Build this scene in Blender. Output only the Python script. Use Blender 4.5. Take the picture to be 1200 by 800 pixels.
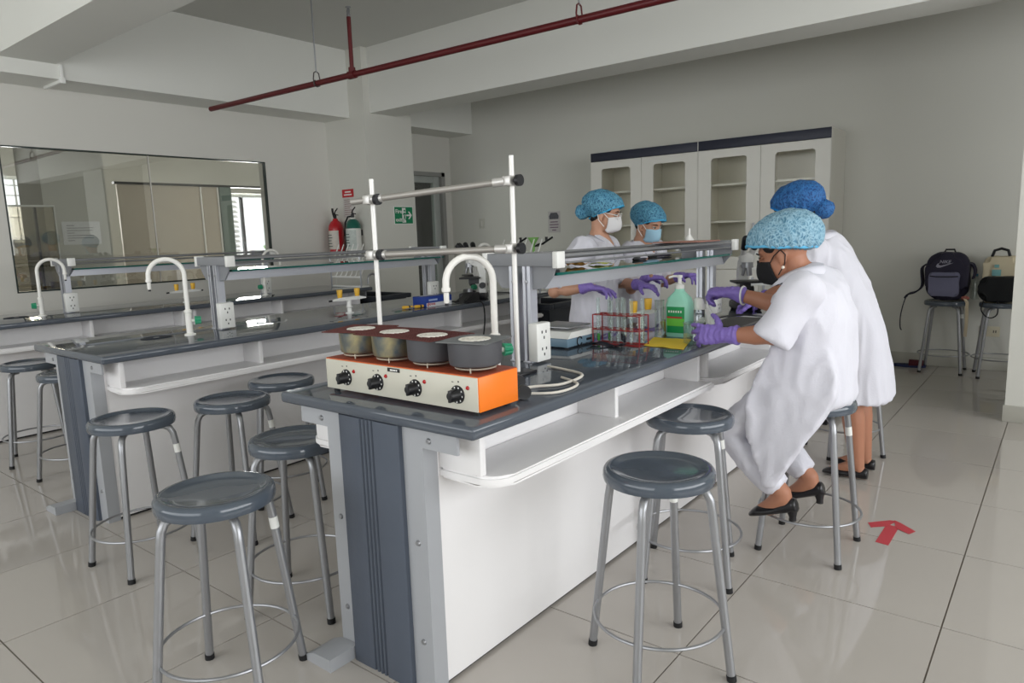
import bpy, bmesh, math, random
from mathutils import Vector, Matrix, noise as mnoise
random.seed(7)
PI = math.pi
for _o in list(bpy.data.objects):
    bpy.data.objects.remove(_o)
scn = bpy.context.scene
C = scn.collection

# ------------------------------------------------------------------ camera
CAM_H = 1.258
cam_d = bpy.data.cameras.new('camera')
cam = bpy.data.objects.new('camera', cam_d)
C.objects.link(cam)
_r = (0.784632, 0.619071, -0.033225)
_d = (0.067626, -0.138738, -0.988017)
_f = (-0.616262, 0.772983, -0.150724)
cam.matrix_world = Matrix(((_r[0], -_d[0], -_f[0], 0), (_r[1], -_d[1], -_f[1], 0), (_r[2], -_d[2], -_f[2], CAM_H), (0, 0, 0, 1)))
cam_d.sensor_fit = 'HORIZONTAL'
cam_d.sensor_width = 36
cam_d.lens = 24.697
cam_d.clip_start = 0.05
cam_d.clip_end = 200
scn.camera = cam

# ------------------------------------------------------------------ world, daylight, exposure
world = bpy.data.worlds.new('daylight')
scn.world = world
world.use_nodes = True
_bg = world.node_tree.nodes['Background']
_bg.inputs[0].default_value = (0.93, 0.97, 1.0, 1)
_bg.inputs[1].default_value = 1.6

def area(name, loc, rot, sx, sy, power, col=(1, 1, 1)):
    l = bpy.data.lights.new(name, 'AREA')
    l.shape = 'RECTANGLE'
    l.size = sx
    l.size_y = sy
    l.energy = power
    l.color = col
    o = bpy.data.objects.new(name, l)
    o.location = loc
    o.rotation_euler = rot
    C.objects.link(o)
    return o

# daylight entering through the window openings of the right wall, of the wall behind the camera and of the next room
area('window_daylight_right', (3.38, 1.9, 1.75), (0, PI / 2, 0), 1.9, 6.0, 128, (0.97, 0.985, 1.0))
area('window_daylight_rear', (-2.6, -2.72, 1.75), (PI / 2, 0, 0), 6.4, 1.9, 62, (0.97, 0.985, 1.0))
area('window_daylight_next_room', (-9.22, 5.55, 1.5), (0, -PI / 2, 0), 0.9, 0.8, 95, (1, 1, 1))
area('window_daylight_next_room_small', (-9.22, 2.92, 1.7), (0, -PI / 2, 0), 0.62, 0.34, 30, (1, 1, 1))
scn.view_settings.view_transform = 'Standard'
scn.view_settings.look = 'None'
scn.view_settings.exposure = 0.13
scn.view_settings.gamma = 1.0
scn.view_settings.use_curve_mapping = False

# ------------------------------------------------------------------ materials
def srgb(r, g, b):
    f = lambda c: (c / 255 / 12.92) if c / 255 <= 0.04045 else ((c / 255 + 0.055) / 1.055) ** 2.4
    return (f(r), f(g), f(b))

MATS = {}
def mat(name, col, rough=0.5, metal=0.0, var=0.05, scale=8.0, bump=0.0, bscale=60.0, coat=0.0, spec=0.5, trans=0.0, ior=1.45, alpha=1.0, emit=0.0, sheen=0.0):
    """principled material whose colour drifts a little with procedural noise"""
    if name in MATS:
        return MATS[name]
    m = bpy.data.materials.new(name)
    m.use_nodes = True
    nt = m.node_tree
    p = nt.nodes['Principled BSDF']
    c = srgb(*col)
    tc = nt.nodes.new('ShaderNodeTexCoord')
    n = nt.nodes.new('ShaderNodeTexNoise')
    n.inputs['Scale'].default_value = scale
    n.inputs['Detail'].default_value = 4
    nt.links.new(tc.outputs['Object'], n.inputs['Vector'])
    mx = nt.nodes.new('ShaderNodeMix')
    mx.data_type = 'RGBA'
    mx.inputs[6].default_value = (*[max(0, v * (1 - var)) for v in c], 1)
    mx.inputs[7].default_value = (*[min(1, v * (1 + var)) for v in c], 1)
    nt.links.new(n.outputs['Fac'], mx.inputs[0])
    nt.links.new(mx.outputs[2], p.inputs['Base Color'])
    p.inputs['Roughness'].default_value = rough
    p.inputs['Metallic'].default_value = metal
    p.inputs['Coat Weight'].default_value = coat
    p.inputs['Specular IOR Level'].default_value = spec
    p.inputs['Transmission Weight'].default_value = trans
    p.inputs['IOR'].default_value = ior
    p.inputs['Alpha'].default_value = alpha
    if sheen:
        p.inputs['Sheen Weight'].default_value = sheen
    if emit:
        p.inputs['Emission Color'].default_value = (*c, 1)
        p.inputs['Emission Strength'].default_value = emit
    if bump:
        n2 = nt.nodes.new('ShaderNodeTexNoise')
        n2.inputs['Scale'].default_value = bscale
        n2.inputs['Detail'].default_value = 3
        nt.links.new(tc.outputs['Object'], n2.inputs['Vector'])
        b = nt.nodes.new('ShaderNodeBump')
        b.inputs['Strength'].default_value = bump
        b.inputs['Distance'].default_value = 0.01
        nt.links.new(n2.outputs['Fac'], b.inputs['Height'])
        nt.links.new(b.outputs['Normal'], p.inputs['Normal'])
    MATS[name] = m
    return m

def glass_mat(name, tint=(0.9, 0.95, 0.93), refl=1.0, rough=0.02, ior=1.45, base=0.0, top=1.0):
    """clear pane: transparent body with a Fresnel reflection"""
    if name in MATS:
        return MATS[name]
    m = bpy.data.materials.new(name)
    m.use_nodes = True
    nt = m.node_tree
    nt.nodes.clear()
    out = nt.nodes.new('ShaderNodeOutputMaterial')
    t = nt.nodes.new('ShaderNodeBsdfTransparent')
    tc = nt.nodes.new('ShaderNodeTexCoord')
    n = nt.nodes.new('ShaderNodeTexNoise')
    n.inputs['Scale'].default_value = 3
    nt.links.new(tc.outputs['Object'], n.inputs['Vector'])
    mc = nt.nodes.new('ShaderNodeMix')
    mc.data_type = 'RGBA'
    mc.inputs[6].default_value = (*[v * 0.97 for v in tint], 1)
    mc.inputs[7].default_value = (*tint, 1)
    nt.links.new(n.outputs['Fac'], mc.inputs[0])
    nt.links.new(mc.outputs[2], t.inputs['Color'])
    g = nt.nodes.new('ShaderNodeBsdfGlossy')
    g.inputs['Roughness'].default_value = rough
    g.inputs['Color'].default_value = (refl, refl, refl, 1)
    fr = nt.nodes.new('ShaderNodeFresnel')
    fr.inputs['IOR'].default_value = ior
    add = nt.nodes.new('ShaderNodeMath')
    add.operation = 'ADD'
    add.use_clamp = True
    add.inputs[1].default_value = base
    nt.links.new(fr.outputs['Fac'], add.inputs[0])
    mn = nt.nodes.new('ShaderNodeMath')
    mn.operation = 'MINIMUM'
    mn.inputs[1].default_value = top
    nt.links.new(add.outputs[0], mn.inputs[0])
    mix = nt.nodes.new('ShaderNodeMixShader')
    nt.links.new(mn.outputs[0], mix.inputs['Fac'])
    nt.links.new(t.outputs[0], mix.inputs[1])
    nt.links.new(g.outputs[0], mix.inputs[2])
    nt.links.new(mix.outputs[0], out.inputs['Surface'])
    MATS[name] = m
    return m

def net_mat(name, cols, scale=55, rough=0.7, width=0.16):
    """crinkled translucent nonwoven: a warped net of pale creases over a darker ground"""
    if name in MATS:
        return MATS[name]
    m = bpy.data.materials.new(name)
    m.use_nodes = True
    nt = m.node_tree
    p = nt.nodes['Principled BSDF']
    tc = nt.nodes.new('ShaderNodeTexCoord')
    n = nt.nodes.new('ShaderNodeTexNoise')
    n.inputs['Scale'].default_value = 18
    n.inputs['Detail'].default_value = 3
    nt.links.new(tc.outputs['Object'], n.inputs['Vector'])
    vm = nt.nodes.new('ShaderNodeVectorMath')
    vm.operation = 'MULTIPLY_ADD'
    vm.inputs[1].default_value = (0.07, 0.07, 0.07)
    nt.links.new(n.outputs['Color'], vm.inputs[0])
    nt.links.new(tc.outputs['Object'], vm.inputs[2])
    mp = nt.nodes.new('ShaderNodeMapping')
    mp.inputs['Rotation'].default_value = (0.3, 0.5, 0)
    mp.inputs['Scale'].default_value = (1, 0.55, 0.55)
    nt.links.new(vm.outputs[0], mp.inputs['Vector'])
    v = nt.nodes.new('ShaderNodeTexVoronoi')
    v.feature = 'DISTANCE_TO_EDGE'
    v.inputs['Scale'].default_value = scale
    nt.links.new(mp.outputs[0], v.inputs['Vector'])
    r = nt.nodes.new('ShaderNodeValToRGB')
    r.color_ramp.elements[0].position = 0.0
    r.color_ramp.elements[0].color = (*srgb(*cols[1]), 1)
    r.color_ramp.elements[1].position = width * 2
    r.color_ramp.elements[1].color = (*srgb(*cols[0]), 1)
    e = r.color_ramp.elements.new(width * 0.6)
    e.color = (*[0.5 * (x + y) for x, y in zip(srgb(*cols[0]), srgb(*cols[1]))], 1)
    nt.links.new(v.outputs['Distance'], r.inputs['Fac'])
    n3 = nt.nodes.new('ShaderNodeTexNoise')
    n3.inputs['Scale'].default_value = 14
    nt.links.new(tc.outputs['Object'], n3.inputs['Vector'])
    mx = nt.nodes.new('ShaderNodeMix')
    mx.data_type = 'RGBA'
    mr = nt.nodes.new('ShaderNodeMath')
    mr.operation = 'MULTIPLY'
    mr.inputs[1].default_value = 0.6
    nt.links.new(n3.outputs['Fac'], mr.inputs[0])
    nt.links.new(mr.outputs[0], mx.inputs[0])
    nt.links.new(r.outputs['Color'], mx.inputs[6])
    mx.inputs[7].default_value = (*srgb(*cols[2]), 1)
    nt.links.new(mx.outputs[2], p.inputs['Base Color'])
    p.inputs['Roughness'].default_value = rough
    b = nt.nodes.new('ShaderNodeBump')
    b.inputs['Strength'].default_value = 0.35
    b.inputs['Distance'].default_value = 0.004
    b.invert = True
    nt.links.new(v.outputs['Distance'], b.inputs['Height'])
    nt.links.new(b.outputs['Normal'], p.inputs['Normal'])
    MATS[name] = m
    return m

def streak_mat(name, cols, scale=30, stretch=(1, 1, 0.25), rough=0.6, bump=0.3, lo=0.35, hi=0.7):
    """two-colour streaky fabric (crinkled nonwoven)"""
    if name in MATS:
        return MATS[name]
    m = bpy.data.materials.new(name)
    m.use_nodes = True
    nt = m.node_tree
    p = nt.nodes['Principled BSDF']
    tc = nt.nodes.new('ShaderNodeTexCoord')
    mp = nt.nodes.new('ShaderNodeMapping')
    mp.inputs['Scale'].default_value = stretch
    nt.links.new(tc.outputs['Object'], mp.inputs['Vector'])
    n = nt.nodes.new('ShaderNodeTexNoise')
    n.inputs['Scale'].default_value = scale
    n.inputs['Detail'].default_value = 5
    n.inputs['Distortion'].default_value = 1.2
    nt.links.new(mp.outputs[0], n.inputs['Vector'])
    r = nt.nodes.new('ShaderNodeValToRGB')
    r.color_ramp.elements[0].position = lo
    r.color_ramp.elements[0].color = (*srgb(*cols[0]), 1)
    r.color_ramp.elements[1].position = hi
    r.color_ramp.elements[1].color = (*srgb(*cols[1]), 1)
    nt.links.new(n.outputs['Fac'], r.inputs['Fac'])
    nt.links.new(r.outputs['Color'], p.inputs['Base Color'])
    p.inputs['Roughness'].default_value = rough
    b = nt.nodes.new('ShaderNodeBump')
    b.inputs['Strength'].default_value = bump
    b.inputs['Distance'].default_value = 0.006
    nt.links.new(n.outputs['Fac'], b.inputs['Height'])
    nt.links.new(b.outputs['Normal'], p.inputs['Normal'])
    MATS[name] = m
    return m

# ------------------------------------------------------------------ mesh helpers
def V(*a):
    return Vector(a)

def bx(bm, x0, x1, y0, y1, z0, z1, bev=0.0, seg=2):
    r = bmesh.ops.create_cube(bm, size=1)
    vs = r['verts']
    for v in vs:
        v.co = Vector((x0 + (v.co.x + .5) * (x1 - x0), y0 + (v.co.y + .5) * (y1 - y0), z0 + (v.co.z + .5) * (z1 - z0)))
    if bev:
        es = list({e for v in vs for e in v.link_edges})
        bmesh.ops.bevel(bm, geom=es, offset=bev, segments=seg, affect='EDGES', profile=0.5)

def frame_of(d):
    d = d.normalized()
    up = Vector((0, 0, 1)) if abs(d.z) < 0.95 else Vector((1, 0, 0))
    a = d.cross(up).normalized()
    return a, a.cross(d).normalized()

def tube(bm, pts, r, seg=10, closed=False, caps=True):
    """tube along points, r a number or a list"""
    pts = [Vector(p) for p in pts]
    n = len(pts)
    rr = [r] * n if not isinstance(r, (list, tuple)) else r
    rings = []
    pa = None
    for i, p in enumerate(pts):
        if closed:
            d = pts[(i + 1) % n] - pts[i - 1]
        else:
            d = pts[min(i + 1, n - 1)] - pts[max(i - 1, 0)]
        d.normalize()
        if pa is None:
            a, b = frame_of(d)
        else:
            a = (pa - d * pa.dot(d))
            if a.length < 1e-5:
                a, b = frame_of(d)
            a.normalize()
            b = a.cross(d)
        pa = a
        rings.append([bm.verts.new(p + (a * math.cos(t) + b * math.sin(t)) * rr[i]) for t in [2 * PI * k / seg for k in range(seg)]])
    m = n if closed else n - 1
    for i in range(m):
        A, B = rings[i], rings[(i + 1) % n]
        off = 0
        if closed and i == n - 1:
            off = min(range(seg), key=lambda o: (A[0].co - B[o].co).length)
        for k in range(seg):
            bm.faces.new((A[k], A[(k + 1) % seg], B[(k + 1 + off) % seg], B[(k + off) % seg]))
    if caps and not closed:
        bm.faces.new(list(reversed(rings[0])))
        bm.faces.new(rings[-1])

def spline(pts, n=5):
    """Catmull-Rom points through pts"""
    P = [Vector(p) for p in pts]
    out = []
    for i in range(len(P) - 1):
        a, b_, c, d = P[max(i - 1, 0)], P[i], P[i + 1], P[min(i + 2, len(P) - 1)]
        for k in range(n):
            t = k / n
            out.append(0.5 * ((2 * b_) + (c - a) * t + (2 * a - 5 * b_ + 4 * c - d) * t * t + (3 * b_ - a - 3 * c + d) * t ** 3))
    out.append(P[-1])
    return out

def cyl(bm, p0, p1, r0, r1=None, seg=20):
    tube(bm, [p0, p1], [r0, r0 if r1 is None else r1], seg)

def lathe(bm, prof, loc=(0, 0, 0), seg=28, axis='Z'):
    """prof: list of (r, h), closed at the axis when r is 0"""
    loc = Vector(loc)
    rings = []
    def pt(r, h, t):
        x, y = r * math.cos(t), r * math.sin(t)
        if axis == 'Z':
            return loc + Vector((x, y, h))
        if axis == 'X':
            return loc + Vector((h, x, y))
        return loc + Vector((y, h, x))
    for r, h in prof:
        if r < 1e-6:
            rings.append([bm.verts.new(pt(0, h, 0))])
        else:
            rings.append([bm.verts.new(pt(r, h, 2 * PI * k / seg)) for k in range(seg)])
    for A, B in zip(rings, rings[1:]):
        if len(A) == 1 and len(B) == 1:
            continue
        for k in range(seg):
            q = (k + 1) % seg
            if len(A) == 1:
                bm.faces.new((A[0], B[q], B[k]))
            elif len(B) == 1:
                bm.faces.new((A[k], A[q], B[0]))
            else:
                bm.faces.new((A[k], A[q], B[q], B[k]))

def ball(bm, c, rx, ry=None, rz=None, rot=None, u=20, v=12):
    ry = rx if ry is None else ry
    rz = rx if rz is None else rz
    r = bmesh.ops.create_uvsphere(bm, u_segments=u, v_segments=v, radius=1)
    M = Matrix.Translation(Vector(c)) @ (rot.to_4x4() if rot else Matrix()) @ Matrix.Diagonal((rx, ry, rz, 1))
    bmesh.ops.transform(bm, matrix=M, verts=r['verts'])

def prism(bm, poly, f0, f1):
    """poly: 2d points; f0, f1 map a 2d point to the two end faces"""
    a = [bm.verts.new(f0(*p)) for p in poly]
    b = [bm.verts.new(f1(*p)) for p in poly]
    n = len(poly)
    bm.faces.new(list(reversed(a)))
    bm.faces.new(b)
    for i in range(n):
        bm.faces.new((a[i], a[(i + 1) % n], b[(i + 1) % n], b[i]))

def prism_z(bm, poly, z0, z1):
    prism(bm, poly, lambda x, y: (x, y, z0), lambda x, y: (x, y, z1))

def round_poly(x0, x1, y0, y1, r, seg=5):
    out = []
    for cx, cy, a0 in ((x1 - r, y1 - r, 0), (x0 + r, y1 - r, 90), (x0 + r, y0 + r, 180), (x1 - r, y0 + r, 270)):
        for k in range(seg + 1):
            t = math.radians(a0 + 90 * k / seg)
            out.append((cx + r * math.cos(t), cy + r * math.sin(t)))
    return out

def arc(c, r, a0, a1, n, ax, ay):
    """points on an arc in the plane of the unit vectors ax, ay"""
    c, ax, ay = Vector(c), Vector(ax), Vector(ay)
    return [c + ax * (r * math.cos(a0 + (a1 - a0) * k / n)) + ay * (r * math.sin(a0 + (a1 - a0) * k / n)) for k in range(n + 1)]

def root_loc(o):
    while o.parent:
        o = o.parent
    return o.location.copy()

def obj(name, bm, m, parent=None, smooth=True, ang=40, fix=True):
    """bmesh in world coordinates (or the root's own when it stands at the origin) -> ONE mesh object"""
    if isinstance(bm, bmesh.types.BMesh):
        if fix:
            bmesh.ops.recalc_face_normals(bm, faces=bm.faces)
        if smooth:
            for f in bm.faces:
                f.smooth = True
            lim = math.radians(ang)
            for e in bm.edges:
                if len(e.link_faces) == 2:
                    if e.calc_face_angle(0) > lim:
                        e.smooth = False
        me = bpy.data.meshes.new(name)
        bm.to_mesh(me)
        bm.free()
    else:
        me = bm
    if parent is not None:
        L = root_loc(parent)
        if L.length > 0:
            me.transform(Matrix.Translation(-L))
    me.materials.append(m)
    o = bpy.data.objects.new(name, me)
    C.objects.link(o)
    if parent is not None:
        o.parent = parent
    return o

def NB():
    return bmesh.new()

def thing(name, label, cat, loc=(0, 0, 0), group=None):
    o = bpy.data.objects.new(name, None)
    o.empty_display_size = 0.05
    C.objects.link(o)
    o.location = loc
    tag(o, label, cat, group)
    return o

def tag(o, label, cat, group=None):
    o['label'] = label
    o['category'] = cat
    if group:
        o['group'] = group
    return o

def struct(name, bm, m, label=None, parent=None, **k):
    o = obj(name, bm, m, parent, **k)
    if parent is None:
        o['kind'] = 'structure'
        if label:
            o['label'] = label
            o['category'] = name.split('_')[0]
    return o

def dup(root, loc, rz=0.0, label=None, group=None):
    r = root.copy()
    C.objects.link(r)
    r.location = loc
    r.rotation_euler = (0, 0, rz)
    if label:
        r['label'] = label
    if group:
        r['group'] = group
    for ch in list(root.children):
        c = ch.copy()
        C.objects.link(c)
        c.parent = r
        for g in list(ch.children):
            d = g.copy()
            C.objects.link(d)
            d.parent = c
    return r

def evaluated_mesh(o):
    dg = bpy.context.evaluated_depsgraph_get()
    dg.update()
    me = bpy.data.meshes.new_from_object(o.evaluated_get(dg))
    return me

def remeshed(bm, vox, smooth_it=4, disp=None, fac=0.5):
    """union of overlapping closed shapes -> one continuous skin"""
    me = bpy.data.meshes.new('t')
    bmesh.ops.recalc_face_normals(bm, faces=bm.faces)
    bm.to_mesh(me)
    bm.free()
    o = bpy.data.objects.new('t', me)
    C.objects.link(o)
    md = o.modifiers.new('r', 'REMESH')
    md.mode = 'VOXEL'
    md.voxel_size = vox
    ms = o.modifiers.new('s', 'SMOOTH')
    ms.factor = fac
    ms.iterations = smooth_it
    out = evaluated_mesh(o)
    bpy.data.objects.remove(o)
    bpy.data.meshes.remove(me)
    b2 = bmesh.new()
    b2.from_mesh(out)
    bpy.data.meshes.remove(out)
    if disp:
        b2.normal_update()
        mv = [(v, v.co + v.normal * disp(v.co, v.normal)) for v in b2.verts]
        for v, c in mv:
            v.co = c
    return b2

def text_bm(s, size, M, depth=0.0008, align='LEFT', bold=False):
    """flat lettering as a mesh; M places the text plane (x along the line, y up, z outward)"""
    cu = bpy.data.curves.new('t', 'FONT')
    cu.body = s
    cu.size = size
    cu.extrude = depth
    cu.align_x = align
    cu.resolution_u = 2
    if bold:
        cu.offset = size * 0.018
    o = bpy.data.objects.new('t', cu)
    C.objects.link(o)
    me = evaluated_mesh(o)
    bpy.data.objects.remove(o)
    b = bmesh.new()
    b.from_mesh(me)
    bpy.data.meshes.remove(me)
    bmesh.ops.transform(b, matrix=M, verts=b.verts)
    return b

def plane_M(o, ax, ay):
    ax, ay = Vector(ax).normalized(), Vector(ay).normalized()
    az = ax.cross(ay)
    return Matrix(((ax.x, ay.x, az.x, o[0]), (ax.y, ay.y, az.y, o[1]), (ax.z, ay.z, az.z, o[2]), (0, 0, 0, 1)))
# ------------------------------------------------------------------ palette
PAINT = mat('wall_paint', (214, 213, 205), 0.85, var=0.02, scale=2.0, bump=0.03, bscale=90)
PAINT_L = mat('wall_paint_left', (214, 212, 205), 0.85, var=0.02, scale=2.0, bump=0.03, bscale=90)
BEAMP = mat('beam_paint', (226, 226, 220), 0.85, var=0.02, scale=2.0)
CEILP = mat('ceiling_paint', (206, 206, 200), 0.9, var=0.02, scale=2.0)
TILE = mat('porcelain_tile', (180, 174, 167), 0.05, var=0.025, scale=1.3, spec=0.5)
GROUT = mat('tile_grout', (120, 112, 102), 0.9)
SKIRT = mat('skirting_tile', (186, 184, 174), 0.25, var=0.03)
WHITE_LAM = mat('white_laminate', (238, 236, 236), 0.35, var=0.012, scale=3)
TOPG = mat('worktop_resin', (84, 90, 99), 0.055, var=0.04, scale=5, spec=0.55)
STEELP = mat('grey_powdercoat', (166, 168, 172), 0.4, var=0.02)
DARKP = mat('slate_powdercoat', (80, 87, 99), 0.42, var=0.05, scale=14, bump=0.05)
ALU = mat('anodised_aluminium', (196, 198, 205), 0.33, 0.55, var=0.03)
ALU_D = mat('grey_bracket_paint', (140, 142, 146), 0.5, var=0.03)
CHROME = mat('brushed_steel_tube', (158, 159, 162), 0.36, 0.7, var=0.04)
SEATP = mat('stool_seat_plastic', (78, 86, 96), 0.11, var=0.05, scale=9, coat=0.3)
RUBBER = mat('black_rubber', (26, 26, 28), 0.6)
BLACK = mat('black_plastic', (26, 26, 29), 0.4)
WHITEP = mat('white_plastic', (236, 236, 232), 0.3, var=0.01)
FAUCETP = mat('faucet_enamel', (238, 236, 230), 0.22, var=0.015)
GREENP = mat('green_knob_plastic', (44, 150, 110), 0.3)
YELLOWP = mat('yellow_knob_plastic', (238, 186, 60), 0.4)
REDPIPE = mat('red_pipe_paint', (90, 20, 24), 0.4, var=0.08)
PANE = glass_mat('window_glass', (0.88, 0.89, 0.87), 1.0, 0.01, 1.5, 0.05)
SHELFGLASS = glass_mat('shelf_glass', (0.86, 0.95, 0.93), 1.0, 0.02, 1.5, 0.04)
LABGLASS = glass_mat('lab_glass', (0.93, 0.96, 0.95), 1.0, 0.03, 1.35, 0.05, 0.30)
GLASSEDGE = mat('green_glass_edge', (20, 92, 84), 0.15, var=0.1)
DARKGREEN = mat('dark_glazing_gasket', (30, 44, 40), 0.4)
SINKP = mat('black_polypropylene', (44, 48, 56), 0.45)

# ------------------------------------------------------------------ floor, tile by tile
XL, XR, YN, YF, ZC = -6.53, 3.30, -2.65, 7.0, 3.22
b = NB(); bx(b, XL - 0.1, XR + 0.1, YN - 0.1, YF + 0.1, -0.12, -0.004)
floor = struct('floor', b, GROUT, 'glossy pale grey tiled floor')
TG = 0.0022
tile_mesh = {}
TX0, TY0, TS = -0.2397, 2.405, 0.6
i0, i1 = math.floor((XL - TX0) / TS), math.ceil((XR - TX0) / TS)
j0, j1 = math.floor((YN - TY0) / TS), math.ceil((YF - TY0) / TS)
for i in range(i0, i1):
    for j in range(j0, j1):
        xa, xb = max(TX0 + i * TS + TG, XL), min(TX0 + (i + 1) * TS - TG, XR)
        ya, yb = max(TY0 + j * TS + TG, YN), min(TY0 + (j + 1) * TS - TG, YF)
        if xb - xa < 0.01 or yb - ya < 0.01:
            continue
        key = (round(xb - xa, 4), round(yb - ya, 4))
        if key not in tile_mesh:
            t = NB(); bx(t, -key[0] / 2, key[0] / 2, -key[1] / 2, key[1] / 2, -0.008, 0)
            me = bpy.data.meshes.new('floor_tile'); t.to_mesh(me); t.free(); me.materials.append(TILE)
            tile_mesh[key] = me
        o = bpy.data.objects.new('floor_tile', tile_mesh[key])
        o.location = ((xa + xb) / 2, (ya + yb) / 2, 0)
        C.objects.link(o); o.parent = floor

# ------------------------------------------------------------------ shell
b = NB(); bx(b, XL - 0.3, XR + 0.2, YN - 0.2, YF + 0.2, ZC, ZC + 0.12)
struct('ceiling', b, CEILP, 'plain off-white ceiling slab above the beams')
# left wall with the wide viewing window
WY0, WY1, WZ0, WZ1 = 1.93, 4.24, 0.925, 2.07
b = NB()
bx(b, XL - 0.12, XL, YN - 0.15, WY0, 0, ZC); bx(b, XL - 0.12, XL, WY1, 5.93, 0, ZC)
bx(b, XL - 0.12, XL, WY0, WY1, 0, WZ0); bx(b, XL - 0.12, XL, WY0, WY1, WZ1, ZC)
bx(b, XL - 0.12, XL, 5.93, 6.87, 2.08, ZC); bx(b, XL - 0.12, XL, 6.87, YF, 0, ZC)
struct('wall_left', b, PAINT_L, 'light grey wall with the wide viewing window')
b = NB(); bx(b, XL - 0.12, XR + 0.15, YF, YF + 0.15, 0, ZC)
struct('wall_back', b, PAINT, 'plain grey wall behind the tall glass-door cabinets')
# right wall and rear wall with window openings (outside the frame, where the daylight enters)
b = NB()
for (ya, yb, za, zb) in ((YN, -1.15, 0, ZC), (4.95, YF, 0, ZC), (-1.15, 4.95, 0, 0.75), (-1.15, 4.95, 2.75, ZC)):
    bx(b, XR, XR + 0.16, ya, yb, za, zb)
struct('wall_right', b, PAINT, 'wall with a long row of windows')
b = NB()
for (xa, xb, za, zb) in ((XL, -5.85, 0, ZC), (0.65, XR, 0, ZC), (-5.85, 0.65, 0, 0.75), (-5.85, 0.65, 2.75, ZC)):
    bx(b, xa, xb, YN - 0.16, YN, za, zb)
struct('wall_rear', b, PAINT, 'wall with windows behind the camera')
# columns and beams
b = NB(); bx(b, XL, -5.88, 5.03, 5.70, 0, ZC)
struct('wall_column_left', b, PAINT, 'square column carrying the fire exit sign')
b = NB(); bx(b, -0.262, 0.5, 5.235, 5.9, 0, ZC)
struct('wall_column_right', b, PAINT, 'white column beside the bags')
b = NB(); bx(b, -0.272, 0.51, 5.225, 5.91, 0, 0.105, 0.003)
struct('baseboard_column', b, SKIRT, 'tiled skirting around the white column')
b = NB(); bx(b, -5.885, XR, 5.11, 5.47, 2.565, ZC)
struct('trim_1', b, BEAMP, 'deep ceiling beam spanning across to the column')
b = NB(); bx(b, -6.125, XR, 1.87, 2.26, 2.642, ZC)
struct('trim_2', b, BEAMP, 'ceiling beam running towards the viewing window wall')
b = NB(); bx(b, XL, -6.12, YN, 5.035, 2.535, ZC); bx(b, XL, -6.12, 5.69, YF, 2.535, ZC)
struct('trim_3', b, BEAMP, 'ceiling beam along the top of the window wall')
b = NB(); bx(b, XL + 0.0, XR, YF - 0.012, YF, 0, 0.105, 0.003)
struct('baseboard_back', b, SKIRT, 'low tiled skirting along the back wall')
b = NB(); bx(b, XL, XL + 0.012, YN, 5.03, 0, 0.105, 0.003)
struct('baseboard_left', b, SKIRT, 'low tiled skirting along the window wall')
# viewing window: gasket frame, two panes
w1 = thing('window_1', 'wide frameless viewing window with dark gasket edge in the left wall', 'window', (XL - 0.06, WY0, WZ0))
w1['kind'] = 'structure'
b = NB()
t = 0.011
for (ya, yb, za, zb) in ((WY0, WY1, WZ0, WZ0 + t), (WY0, WY1, WZ1 - t, WZ1), (WY0, WY0 + t, WZ0, WZ1), (WY1 - t, WY1, WZ0, WZ1)):
    bx(b, XL - 0.035, XL + 0.003, ya, yb, za, zb)
obj('gasket', b, DARKGREEN, w1)
for ya, yb in ((WY0 + t, 3.068), (3.076, WY1 - t)):
    b = NB(); bx(b, XL - 0.024, XL - 0.016, ya, yb, WZ0 + t, WZ1 - t)
    obj('pane', b, PANE, w1)
b = NB(); bx(b, XL - 0.026, XL - 0.014, 3.068, 3.076, WZ0 + t, WZ1 - t)
obj('joint_strip', b, mat('silicone', (215, 212, 205), 0.5), w1)
# door beyond the column
d1 = thing('door_1', 'grey glazed door beside the column', 'door', (XL - 0.05, 6.4, 0))
d1['kind'] = 'structure'
DOORF = mat('door_frame_paint', (150, 150, 146), 0.5)
DOORL = mat('door_leaf_paint', (176, 180, 176), 0.5)
b = NB(); bx(b, XL - 0.1, XL + 0.02, 5.93, 5.99, 0, 2.08); bx(b, XL - 0.1, XL + 0.02, 6.81, 6.87, 0, 2.08); bx(b, XL - 0.1, XL + 0.02, 5.93, 6.87, 2.03, 2.08)
obj('door_frame', b, DOORF, d1)
b = NB()
for (ya, yb, za, zb) in ((5.99, 6.10, 0.01, 2.03), (6.71, 6.81, 0.01, 2.03), (6.10, 6.71, 1.95, 2.03), (6.10, 6.71, 0.01, 0.25)):
    bx(b, XL - 0.07, XL - 0.03, ya, yb, za, zb, 0.003)
dl = obj('door_leaf', b, DOORL, d1)
b = NB(); bx(b, XL - 0.055, XL - 0.045, 6.10, 6.71, 0.25, 1.95)
obj('door_glass', b, glass_mat('door_glass', (0.55, 0.58, 0.56), 1.0, 0.05, 1.5, 0.1), d1)
b = NB(); tube(b, [(XL - 0.03, 6.76, 1.0), (XL + 0.03, 6.76, 1.0), (XL + 0.03, 6.66, 1.0)], 0.009, 10)
obj('door_handle', b, CHROME, dl)

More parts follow.
